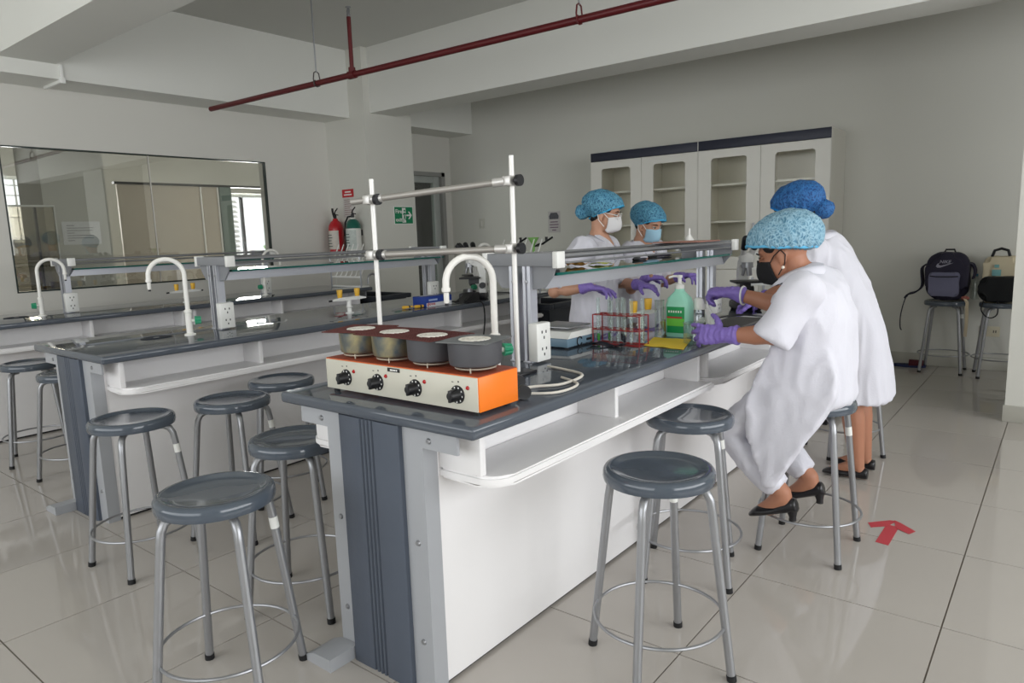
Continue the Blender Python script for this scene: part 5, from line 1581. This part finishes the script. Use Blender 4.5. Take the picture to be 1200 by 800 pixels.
def cap(person, hd, mats, front=0.058, back=-0.015, rf=0.128, rr=0.108, ru=0.098, cf=-0.022, cu=0.055, bun=None, seed=0.0):
    b = NB()
    hd.ball(b, cf, 0, cu, rf, rr, ru, 40)
    if bun:
        hd.ball(b, *bun)
    def clip(bm):
        for v in bm.verts:
            q = v.co - hd.H
            f, r, u = q.dot(hd.F) / hd.k, q.dot(hd.R) / hd.k, q.dot(hd.U) / hd.k
            rim = back + (front - back) * min(1, max(0, (f + 0.13) / 0.24)) - (0.25 * max(0, -(f + 0.14)))
            if u < rim:
                h = rim - u
                u = rim - 0.012 * (1 - math.exp(-h / 0.02))
                sc = 1 - min(0.35, h * 3.2)
                f = cf + (f - cf) * sc
                r *= sc
                v.co = hd.P(f, r, u)
    bm = remeshed(b, 0.0065, 3)
    clip(bm)
    bm.normal_update()
    for v in bm.verts:
        q = v.co - hd.H
        az = math.atan2(q.dot(hd.R), q.dot(hd.F))
        w = mnoise.noise(q * 26 + Vector((seed, 0, 0)))
        v.co += v.normal * (0.0030 * math.sin(az * 26 + 4 * w) * min(1, max(0.2, 1 - q.dot(hd.U) / 0.14)) + 0.0042 * w + 0.0022 * mnoise.noise(q * 70 + Vector((0, seed, 0))))
    o = obj('bouffant_cap', bm, mats[0], person, ang=180)
    b = NB()
    pts = []
    for k in range(48):
        t = 2 * PI * k / 48
        f = cf + rf * 0.85 * math.cos(t)
        for _ in range(4):
            rim = back + (front - back) * min(1, max(0, (f + 0.13) / 0.24))
            fac = 0.97 * math.sqrt(max(0.25, 1 - ((rim - 0.008 - cu) / ru) ** 2))
            f = cf + rf * fac * math.cos(t)
        r = rr * fac * math.sin(t)
        pts.append(hd.P(f, r, rim - 0.002 + 0.002 * math.sin(9 * t)))
    tube(b, pts, 0.0055, 8, closed=True)
    obj('elastic_rim', b, mats[1], o)
    return o

def face_mask(person, hd, m, strapm, low=-0.112, top=-0.006, wide=78):
    b = NB()
    rows = []
    NU, NV = 20, 10
    for j in range(NV + 1):
        v = j / NV
        row = []
        for i in range(NU + 1):
            a = math.radians(-wide + 2 * wide * i / NU)
            c = math.cos(a)
            u = low + (top - low) * v
            edge = abs(i / NU - 0.5) * 2
            u = u * (1 - 0.0) + (0.0 if edge < 0.6 else (edge - 0.6) * 0.06 * (0.5 - v))
            topd = 0.012 * max(0, 1 - edge * 2.4) * v
            f = 0.030 + (0.074 + 0.020 * math.sin(PI * min(1, v * 1.05)) * max(0, c)) * c
            r = (0.068 - 0.010 * (1 - v)) * math.sin(a) * (1 - 0.12 * (1 - v))
            if v < 0.25:
                f -= (0.25 - v) * 0.16 * max(0, c)
            row.append(b.verts.new(hd.P(f, r, u + topd)))
        rows.append(row)
    for A_, B_ in zip(rows, rows[1:]):
        for i in range(NU):
            b.faces.new((A_[i], A_[i + 1], B_[i + 1], B_[i]))
    o = obj('face_mask', b, m, person, ang=180)
    md = o.modifiers.new('th', 'SOLIDIFY'); md.thickness = 0.003; md.offset = 1
    for sd in (-1, 1):
        b = NB()
        tube(b, [hd.P(0.045, 0.066 * sd, -0.022), hd.P(0.02, 0.077 * sd, -0.002), hd.P(-0.012, 0.084 * sd, 0.012), hd.P(-0.024, 0.083 * sd, -0.012), hd.P(-0.01, 0.080 * sd, -0.045), hd.P(0.03, 0.066 * sd, -0.078)], 0.0022, 6)
        obj('ear_loop', b, strapm, o)

def eyes(person, hd, closed=False):
    for sd in (-1, 1):
        b = NB(); hd.ball(b, 0.0785, 0.033 * sd, 0.006, 0.010, 0.015, 0.0065 if not closed else 0.004, 12); e = obj('eye', b, EYEW if not closed else SKIN, person)
        b = NB(); hd.ball(b, 0.0855, 0.034 * sd, 0.0045, 0.0045, 0.006, 0.006 if not closed else 0.002, 10); obj('iris', b, EYED, e)
        b = NB(); tube(b, [hd.P(0.084, 0.018 * sd, 0.009), hd.P(0.089, 0.032 * sd, 0.0135), hd.P(0.079, 0.049 * sd, 0.008)], 0.0018, 6); obj('lash_line', b, EYED, e)
        b = NB(); tube(b, [hd.P(0.090, 0.016 * sd, 0.025), hd.P(0.091, 0.034 * sd, 0.031), hd.P(0.078, 0.053 * sd, 0.024)], [0.0028, 0.003, 0.0015], 6); obj('eyebrow', b, HAIR, person)

def glasses(person, hd, m):
    g = None
    for sd in (-1, 1):
        b = NB(); tube(b, [hd.P(0.103 - 0.012 * abs(math.cos(t)) * 0.5, (0.035 + 0.026 * math.cos(t)) * sd, 0.002 + 0.019 * math.sin(t)) for t in [2 * PI * k / 24 for k in range(24)]], 0.0018, 6, closed=True)
        o = obj('spectacles' if g is None else 'lens_rim', b, m, person if g is None else g)
        g = g or o
        b = NB(); tube(b, [hd.P(0.098, 0.061 * sd, 0.006), hd.P(0.05, 0.079 * sd, 0.008), hd.P(0.0, 0.086 * sd, 0.010), hd.P(-0.015, 0.084 * sd, -0.005)], 0.0022, 6); obj('temple_arm', b, m, g)
    b = NB(); tube(b, [hd.P(0.103, -0.01, 0.006), hd.P(0.108, 0, 0.009), hd.P(0.103, 0.01, 0.006)], 0.0018, 6); obj('bridge', b, m, g)

def hair(person, hd, bun=None, nape=True):
    b = NB()
    hd.ball(b, -0.022, 0, 0.028 if nape else 0.045, 0.094, 0.0785, 0.086 if nape else 0.072)
    if nape:
        hd.ball(b, -0.045, 0, -0.030, 0.052, 0.056, 0.045)
    for sd in (-1, 1):
        hd.ball(b, 0.024, 0.064 * sd, 0.036, 0.032, 0.012, 0.026)
    hd.ball(b, 0.02, 0, 0.085, 0.075, 0.066, 0.035)
    if bun:
        hd.ball(b, *bun)
    return obj('hair', remeshed(b, 0.006, 3, lambda c, n: 0.0012 * mnoise.noise(c * 60)), HAIR, person, ang=180)

def fold(seed, a1=0.006, a2=0.003, s1=9, s2=22, zs=0.35):
    def f(c, n):
        p = Vector((c.x, c.y, c.z * zs))
        v = mnoise.noise(p * s1 + Vector((seed, 0, 0)))
        w = mnoise.noise(p * s2 + Vector((0, seed, 2)))
        return a1 * v + a2 * (1 - abs(w) * 3)
    return f

def collar(person, neck, F, R, m, rx=0.062, ry=0.075, z0=0.0):
    """turned-down collar around the neck"""
    neck = Vector(neck)
    b = NB()
    rows = []
    n = 26
    for j, (dz, k) in enumerate(((-0.012, 1.0), (0.012, 0.98), (0.016, 1.02), (0.002, 1.20), (-0.020, 1.42))):
        row = []
        for i in range(n + 1):
            t = math.radians(28 + (360 - 56) * i / n)
            fr = (1 + math.cos(t)) / 2
            drop = -0.055 * fr ** 2
            row.append(b.verts.new(neck + F * (math.cos(t) * rx * k * (1 + 0.25 * fr)) + R * (math.sin(t) * ry * k) + Vector((0, 0, dz + drop + z0))))
        rows.append(row)
    for A_, B_ in zip(rows, rows[1:]):
        for i in range(n):
            b.faces.new((A_[i], A_[i + 1], B_[i + 1], B_[i]))
    o = obj('collar', b, m, person, ang=180)
    md = o.modifiers.new('th', 'SOLIDIFY'); md.thickness = 0.004
    return o

def shoe(person, heel, toe, m, heel_h=0.0, up=(0, 0, 1)):
    """low-cut pump from heel point to toe point (both on the sole)"""
    heel, toe = Vector(heel), Vector(toe)
    d = (toe - heel)
    L = d.length
    d.normalize()
    lat = d.cross(Vector((0, 0, 1))).normalized()
    n = lat.cross(d)
    b = NB()
    prof = [(-0.01, 0.022, 0.030, 0.052), (0.06, 0.028, 0.030, 0.056), (0.22, 0.029, 0.022, 0.046), (0.42, 0.030, 0.016, 0.036), (0.62, 0.037, 0.020, 0.036), (0.78, 0.038, 0.022, 0.040), (0.90, 0.030, 0.016, 0.030), (1.0, 0.015, 0.010, 0.016)]
    rings = []
    for q, w, zc, top in prof:
        c = heel + d * (L * q)
        ring = []
        for k in range(18):
            t = 2 * PI * k / 18
            s = math.sin(t)
            ring.append(b.verts.new(c + lat * w * math.cos(t) + n * ((top * 0.5) + (top * 0.5) * s)))
        rings.append(ring)
    for A_, B_ in zip(rings, rings[1:]):
        for k in range(18):
            q = (k + 1) % 18
            b.faces.new((A_[k], A_[q], B_[q], B_[k]))
    b.faces.new(rings[0][::-1]); b.faces.new(rings[-1])
    o = obj('shoe', remeshed(b, 0.005, 3), m, person, ang=180)
    if heel_h:
        b = NB()
        p = heel + d * 0.022
        tube(b, [p + n * 0.012, p - Vector((0, 0, heel_h * 0.6)), p - Vector((0, 0, heel_h))], [0.022, 0.013, 0.014], 14)
        obj('shoe_heel', b, m, o)
    return o

CAPB = (net_mat('cap_pale_blue', ((62, 110, 138), (176, 208, 222), (106, 160, 186)), 105), mat('cap_rim_pale', (96, 178, 218), 0.7))
CAPD = (net_mat('cap_deep_blue', ((12, 50, 104), (54, 124, 186), (20, 78, 142)), 95), mat('cap_rim_deep', (20, 130, 204), 0.7))
CAPM = (net_mat('cap_mid_blue', ((24, 74, 106), (120, 186, 210), (44, 118, 158)), 95), mat('cap_rim_mid', (70, 172, 216), 0.7))

def person(label, base):
    return thing('person', label, 'person', (base[0], base[1], 0))

# ---- seated person with black mask (faces the bench)
pa = person('seated person with pale blue cap, black mask, white gown and purple gloves', (-0.75, 2.76))
F, R = Vector((-1, 0, 0)), Vector((0, 1, 0))
hdA = Head((-0.850, 2.725, 1.155), (-1, -0.06), 20, 0.95)
neckA = (-0.785, 2.735, 1.075)
shN, shF = Vector((-0.735, 2.575, 1.035)), Vector((-0.745, 2.895, 1.035))
elN, wrN = Vector((-0.815, 2.520, 0.872)), Vector((-0.995, 2.518, 0.860))
elF, wrF = Vector((-0.905, 2.945, 0.925)), Vector((-1.115, 2.895, 0.985))
hipN, knN, anN = Vector((-0.745, 2.665, 0.680)), Vector((-1.015, 2.62, 0.465)), Vector((-0.795, 2.600, 0.262))
hipF, knF, anF = Vector((-0.745, 2.865, 0.680)), Vector((-1.005, 2.885, 0.475)), Vector((-0.765, 2.850, 0.255))
b = NB()
hdA.shapes(b, neckA)
loft(b, [((-0.745, 2.765, 0.66), 0.15, 0.115), ((-0.745, 2.762, 0.80), 0.13, 0.10), ((-0.745, 2.75, 0.95), 0.135, 0.10), ((-0.76, 2.74, 1.04), 0.12, 0.075)], R)
for sh, el, wr in ((shN, elN, wrN), (shF, elF, wrF)):
    chain(b, [sh, sh.lerp(el, 0.5), el, el.lerp(wr, 0.35), wr], [0.047, 0.043, 0.039, 0.037, 0.022])
    chain(b, [wr, wr + (wr - el).normalized() * 0.03], [0.020, 0.013])
for hp_, kn, an in ((hipN, knN, anN), (hipF, knF, anF)):
    chain(b, [hp_, hp_.lerp(kn, .5), kn, kn.lerp(an, .4), an], [0.075, 0.066, 0.048, 0.046, 0.033])
    chain(b, [an, an + V(0.012, 0, -0.03)], [0.034, 0.028])
    chain(b, [an + V(-0.003, 0, -0.02), an + V(-0.045, 0, -0.062), an + V(-0.09, 0, -0.090)], [0.034, 0.028, 0.018])
    chain(b, [an + V(0.02, 0, -0.045), an + V(-0.05, 0, -0.078)], [0.026, 0.024])
obj('body', remeshed(b, 0.0065, 4), SKIN, pa, ang=180)
b = NB()
loft(b, [((-0.745, 2.765, 0.62), 0.195, 0.155), ((-0.742, 2.765, 0.70), 0.195, 0.150), ((-0.738, 2.762, 0.80), 0.178, 0.142), ((-0.738, 2.755, 0.92), 0.176, 0.138), ((-0.748, 2.745, 1.01), 0.170, 0.112), ((-0.762, 2.738, 1.062), 0.120, 0.082), ((-0.772, 2.736, 1.085), 0.075, 0.062)], R)
for sh, el, e in ((shN, elN, 0.86), (shF, elF, 0.80)):
    chain(b, [sh + V(0.005, 0, -0.012), sh.lerp(el, 0.35)], [0.072, 0.069])
    tube(b, [sh.lerp(el, 0.2), sh.lerp(el, 0.6), sh.lerp(el, e + 0.26)], [0.066, 0.068, 0.072], 24)
for hp_, kn in ((hipN, knN), (hipF, knF)):
    chain(b, [hp_ + V(0, 0, -0.02), hp_.lerp(kn, 0.3), hp_.lerp(kn, 0.46)], [0.105, 0.098, 0.088])
# hanging side panel of the gown
prism(b, [(-0.61, 0.66), (-0.66, 0.555), (-0.74, 0.42), (-0.815, 0.295), (-0.845, 0.30), (-0.885, 0.40), (-0.925, 0.51), (-0.925, 0.62), (-0.89, 0.72), (-0.85, 0.82), (-0.65, 0.82), (-0.61, 0.72)], lambda u, w: (u, 2.520 + 0.075 * max(0, (w - 0.3) / 0.5) ** 1.5 + 0.006 * math.sin(u * 34), w), lambda u, w: (u, 2.62, w))
obj('gown', remeshed(b, 0.0095, 5, fold(3.0, 0.006, 0.0045, 7, 15, 0.45)), GOWN, pa, ang=180)
collar(pa, (-0.782, 2.736, 1.098), F, R, GOWN, 0.066, 0.074)
b = NB()
for hp_, kn, an in ((hipN, knN, anN), (hipF, knF, anF)):
    chain(b, [hp_, hp_.lerp(kn, .5), kn, kn.lerp(an, .45), kn.lerp(an, .80)], [0.088, 0.082, 0.072, 0.064, 0.055])
    tube(b, [kn.lerp(an, .7), kn.lerp(an, .92)], [0.055, 0.050], 18)
chain(b, [hipN, hipF], [0.09, 0.09])
obj('trousers', remeshed(b, 0.008, 4, fold(8.0, 0.004, 0.003, 10, 24, 0.6)), TROU, pa, ang=180)
shoe(pa, anN + V(0.062, 0, -0.062), anN + V(-0.118, -0.005, -0.118), SHOE, 0.032)
shoe(pa, anF + V(0.062, 0, -0.062), anF + V(-0.105, -0.005, -0.118), SHOE, 0.032)
hair(pa, hdA, None, False)
cap(pa, hdA, CAPB, front=0.074, back=-0.020, rf=0.152, rr=0.124, ru=0.112, cf=-0.020, cu=0.052, seed=1.0)
face_mask(pa, hdA, mat('black_mask', (20, 19, 22), 0.8), BLACK)
eyes(pa, hdA, True)
b = NB(); ball(b, hdA.P(0.0, -0.083, -0.056), 0.006); obj('earring', b, mat('pearl', (232, 224, 210), 0.2), pa)
glove(pa, wrN, (-1.0, 0.10, -0.03), (0.0, -0.93, 0.36), 1, [(6, 18, 16), (16, 24, 18), (22, 26, 18), (26, 28, 18)], 1.5, 1.08, elN - wrN, (0.42, 0.85, -0.30))
glove(pa, wrF, (-0.95, -0.1, 0.02), (-0.05, -0.25, 0.95), 1, [(45, 55, 35), (52, 60, 35), (58, 60, 35), (60, 58, 35)], 0.6, 1.05, elF - wrF, (0.7, 0.45, -0.6))
b = NB(); tube(b, [wrF + (elF - wrF).normalized() * 0.05 + Vector((0, math.cos(t), math.sin(t))) * 0.038 for t in [2 * PI * k / 24 for k in range(24)]], 0.004, 8, closed=True); obj('bracelet', b, WHITEP, pa)
# white tissue pinched in the far hand
b = crumple(-1.235, -1.165, 2.84, 2.92, 0, 0.012, 6.0, 10)
for v in b.verts:
    u, w = (v.co.x + 1.235) / 0.07, (v.co.y - 2.84) / 0.08
    v.co = Vector((-1.208 + 0.055 * u * (1.2 - w) - 0.01, 2.875 + v.co.z * 1.6 - 0.02, 0.935 - 0.105 * (1 - w)))
ts = thing('tissue', 'crumpled white tissue pinched by the seated person', 'tissue', (-1.20, 2.87, 0.83)); obj('sheet', b, mat('tissue_white', (240, 240, 238), 0.9), ts, ang=180)

# ---- standing person in long gown
pb = person('standing person with deep blue cap and long white gown', (-0.83, 3.76))
F, R = Vector((-1, 0, 0)), Vector((0, 1, 0))
hdB = Head((-1.105, 3.700, 1.325), (-1, 0.12), 14, 0.95)
neckB = (-1.010, 3.710, 1.210)
shN, shF = Vector((-0.965, 3.575, 1.135)), Vector((-0.965, 3.875, 1.135))
elN, wrN = Vector((-1.06, 3.53, 0.965)), Vector((-1.24, 3.60, 0.885))
elF, wrF = Vector((-1.06, 3.93, 0.965)), Vector((-1.23, 3.83, 0.90))
b = NB()
hdB.shapes(b, neckB)
loft(b, [((-0.82, 3.75, 0.66), 0.15, 0.11), ((-0.86, 3.74, 0.85), 0.13, 0.10), ((-0.93, 3.73, 1.02), 0.13, 0.09), ((-0.965, 3.72, 1.10), 0.09, 0.06)], R)
for sh, el, wr in ((shN, elN, wrN), (shF, elF, wrF)):
    chain(b, [sh, sh.lerp(el, 0.5), el, el.lerp(wr, 0.35), wr], [0.046, 0.042, 0.037, 0.036, 0.022])
    chain(b, [wr, wr + (wr - el).normalized() * 0.03], [0.020, 0.013])
for yy in (3.675, 3.835):
    h_, k_, a_ = Vector((-0.82, yy, 0.68)), Vector((-0.80, yy, 0.40)), Vector((-0.765, yy, 0.075))
    chain(b, [h_, h_.lerp(k_, .5), k_, k_.lerp(a_, .35), a_.lerp(k_, .12), a_], [0.078, 0.07, 0.052, 0.053, 0.037, 0.035])
    chain(b, [a_ + V(0.02, 0, -0.04), a_, a_ + V(-0.07, 0, -0.035), a_ + V(-0.12, 0, -0.05)], [0.026, 0.033, 0.026, 0.018])
obj('body', remeshed(b, 0.0065, 4), SKIN, pb, ang=180)
b = NB()
loft(b, [((-0.800, 3.755, 0.395), 0.220, 0.172), ((-0.806, 3.755, 0.55), 0.20, 0.160), ((-0.828, 3.75, 0.72), 0.186, 0.146), ((-0.872, 3.74, 0.88), 0.174, 0.134), ((-0.920, 3.73, 1.00), 0.174, 0.128), ((-0.955, 3.725, 1.095), 0.170, 0.112), ((-0.970, 3.722, 1.16), 0.125, 0.086), ((-0.980, 3.716, 1.195), 0.074, 0.064)], R, 28, 0.03)
for sh, el in ((shN, elN), (shF, elF)):
    chain(b, [sh + V(0.005, 0, -0.012), sh.lerp(el, 0.35)], [0.066, 0.064])
    tube(b, [sh.lerp(el, 0.2), sh.lerp(el, 0.6), sh.lerp(el, 1.05)], [0.062, 0.062, 0.064], 24)
obj('gown', remeshed(b, 0.0095, 5, fold(21.0, 0.010, 0.005, 9, 20, 0.12)), GOWN, pb, ang=180)
collar(pb, (-0.980, 3.716, 1.206), F, R, GOWN, 0.064, 0.074)
for yy in (3.675, 3.835):
    shoe(pb, (-0.715, yy, 0.004), (-0.925, yy - 0.005, 0.004), SHOE)
hair(pb, hdB, (-0.125, 0, -0.035, 0.045, 0.045, 0.042))
cap(pb, hdB, CAPD, front=0.056, back=-0.075, rf=0.142, rr=0.112, ru=0.104, cf=-0.026, cu=0.050, bun=(-0.145, 0, -0.030, 0.052, 0.052, 0.048), seed=4.0)
face_mask(pb, hdB, mat('white_mask', (226, 224, 224), 0.8), WHITEP)
eyes(pb, hdB)
glasses(pb, hdB, mat('gold_frame', (196, 170, 110), 0.3, 0.6))
glove(pb, wrN, (-1.0, 0.25, -0.25), (0.0, -0.2, 1), -1, (22, 30, 20), 0.8, 1.0, elN - wrN)
glove(pb, wrF, (-1.0, -0.25, -0.35), (0.0, 0.2, 1), 1, (22, 30, 20), 0.8, 1.0, elF - wrF)

# ---- student in white mask and spectacles
def student(label, base, F2, H, pitch, neck, shoulders, elbows, wrists, handd, capbun, seed, skin, maskm, hk=0.93, specs=False, curls=(20, 25, 20)):
    p = person(label, base)
    F = Vector((F2[0], F2[1], 0)).normalized()
    R = Vector((F.y, -F.x, 0))
    hd = Head(H, F2, pitch, hk)
    bx0, by0 = base
    nb = Vector(neck)
    hip = Vector((bx0, by0, 0.72)) - F * 0.03
    b = NB()
    hd.shapes(b, neck)
    loft(b, [(hip, 0.145, 0.105), (hip.lerp(nb, .4), 0.125, 0.095), (hip.lerp(nb, .72), 0.135, 0.095), (hip.lerp(nb, .9), 0.115, 0.07)], R)
    for sh, el, wr in zip(shoulders, elbows, wrists):
        sh, el, wr = Vector(sh), Vector(el), Vector(wr)
        chain(b, [sh, sh.lerp(el, 0.5), el, el.lerp(wr, 0.35), wr], [0.045, 0.041, 0.036, 0.035, 0.022])
        chain(b, [wr, wr + (wr - el).normalized() * 0.03], [0.020, 0.013])
    for sd in (-1, 1):
        h_ = hip + R * (0.085 * sd) - V(0, 0, 0.03); k_ = Vector((bx0, by0, 0.40)) + R * (0.085 * sd); a_ = Vector((bx0, by0, 0.075)) + R * (0.085 * sd) - F * 0.02
        chain(b, [h_, k_, k_.lerp(a_, .4), a_], [0.075, 0.05, 0.048, 0.034])
        chain(b, [a_ - F * 0.02 - V(0, 0, .04), a_, a_ + F * 0.07 - V(0, 0, .035), a_ + F * 0.12 - V(0, 0, .05)], [0.026, 0.033, 0.026, 0.018])
    chain(b, [nb, nb + F * 0.052 - V(0, 0, 0.065)], [0.056, 0.044])
    obj('body', remeshed(b, 0.0065, 4), skin, p, ang=180)
    b = NB()
    low = Vector((bx0, by0, 0.42)) - F * 0.03
    loft(b, [(low, 0.20, 0.155), (low.lerp(hip, .6), 0.185, 0.145), (hip, 0.175, 0.138), (hip.lerp(nb, .4), 0.162, 0.128), (hip.lerp(nb, .70), 0.172, 0.125), (hip.lerp(nb, .86), 0.165, 0.10), (hip.lerp(nb, .93), 0.11, 0.078), (hip.lerp(nb, .965), 0.07, 0.06)], R, 28, 0.03)
    for sh, el in zip(shoulders, elbows):
        sh, el = Vector(sh), Vector(el)
        chain(b, [sh - V(0, 0, 0.008), sh.lerp(el, 0.35)], [0.078, 0.072])
        tube(b, [sh.lerp(el, 0.2), sh.lerp(el, 0.6), sh.lerp(el, 0.95)], [0.07, 0.068, 0.068], 24)
    obj('gown', remeshed(b, 0.009, 5, fold(seed * 7.0, 0.009, 0.006, 9, 20, 0.35)), GOWN, p, ang=180)
    collar(p, nb - V(0, 0, 0.008), F, R, GOWN, 0.064, 0.076)
    for sd in (-1, 1):
        b = NB()
        strap(b, [nb + R * (0.066 * sd) + F * 0.01 + V(0, 0, 0.0), nb + R * (0.062 * sd) + F * 0.062 - V(0, 0, 0.035), nb + R * (0.042 * sd) + F * 0.102 - V(0, 0, 0.085), nb + R * (0.010 * sd) + F * 0.118 - V(0, 0, 0.15), nb + R * (0.004 * sd) + F * 0.118 - V(0, 0, 0.20)], 0.05, 0.007, R * 0.9 + F * (0.45 * -sd) * 1.0)
        obj('lapel', b, GOWN, p)
    b = NB()
    for sd in (-1, 1):
        k_ = Vector((bx0, by0, 0.45)) + R * (0.085 * sd); a_ = Vector((bx0, by0, 0.10)) + R * (0.085 * sd) - F * 0.02
        chain(b, [k_, k_.lerp(a_, .5), a_ + V(0, 0, 0.03)], [0.068, 0.060, 0.052])
    tr_ = remeshed(b, 0.009, 4)
    obj('trousers', tr_, TROU, p, ang=180)
    for sd in (-1, 1):
        hh = Vector((bx0, by0, 0.004)) + R * (0.085 * sd)
        shoe(p, hh - F * 0.07, hh + F * 0.145, SHOE)
    hair(p, hd, capbun)
    cap(p, hd, CAPM, front=0.074, back=-0.074, rf=0.138, rr=0.110, ru=0.100, cf=-0.024, cu=0.050, bun=(capbun[0] - 0.01, 0, capbun[2], 0.05, 0.05, 0.047) if capbun else None, seed=seed)
    face_mask(p, hd, maskm, WHITEP)
    eyes(p, hd)
    if specs:
        glasses(p, hd, mat('white_frame', (230, 226, 222), 0.3))
    for i, (wr, el, hdv) in enumerate(zip(wrists, elbows, handd)):
        glove(p, wr, hdv, (0, 0, 1), -1 if i == 0 else 1, curls, 1.2, 0.98, Vector(el) - Vector(wr))
    return p
student('student with spectacles, white mask and blue cap with a bun', (-2.255, 3.690), (0.95, 0.30), (-2.205, 3.695, 1.362), 14, (-2.245, 3.685, 1.235),
        ((-2.235, 3.500, 1.165), (-2.285, 3.845, 1.165)), ((-2.30, 3.285, 0.925), (-2.235, 3.930, 0.93)), ((-2.085, 3.325, 0.955), (-2.03, 3.810, 0.93)), ((0.85, 0.45, -0.18), (0.95, -0.2, -0.1)),
        (-0.135, 0, -0.020, 0.042, 0.042, 0.040), 2.0, SKIN2, mat('white_mask', (226, 224, 224), 0.8), 0.93, True, [(4, 14, 12), (12, 20, 15), (22, 26, 18), (32, 30, 20)])
student('student with pale blue mask and blue cap', (-2.25, 4.20), (0.98, -0.18), (-2.175, 4.195, 1.295), 24, (-2.225, 4.20, 1.185),
        ((-2.225, 4.04, 1.12), (-2.215, 4.355, 1.12)), ((-2.21, 4.02, 0.885), (-2.19, 4.42, 0.90)), ((-2.045, 3.945, 0.965), (-2.0, 4.33, 0.95)), ((0.75, 0.62, -0.05), (0.95, -0.3, 0.1)),
        None, 5.0, SKIN2, mat('blue_mask', (166, 206, 226), 0.8), 0.93, False, (30, 35, 25))
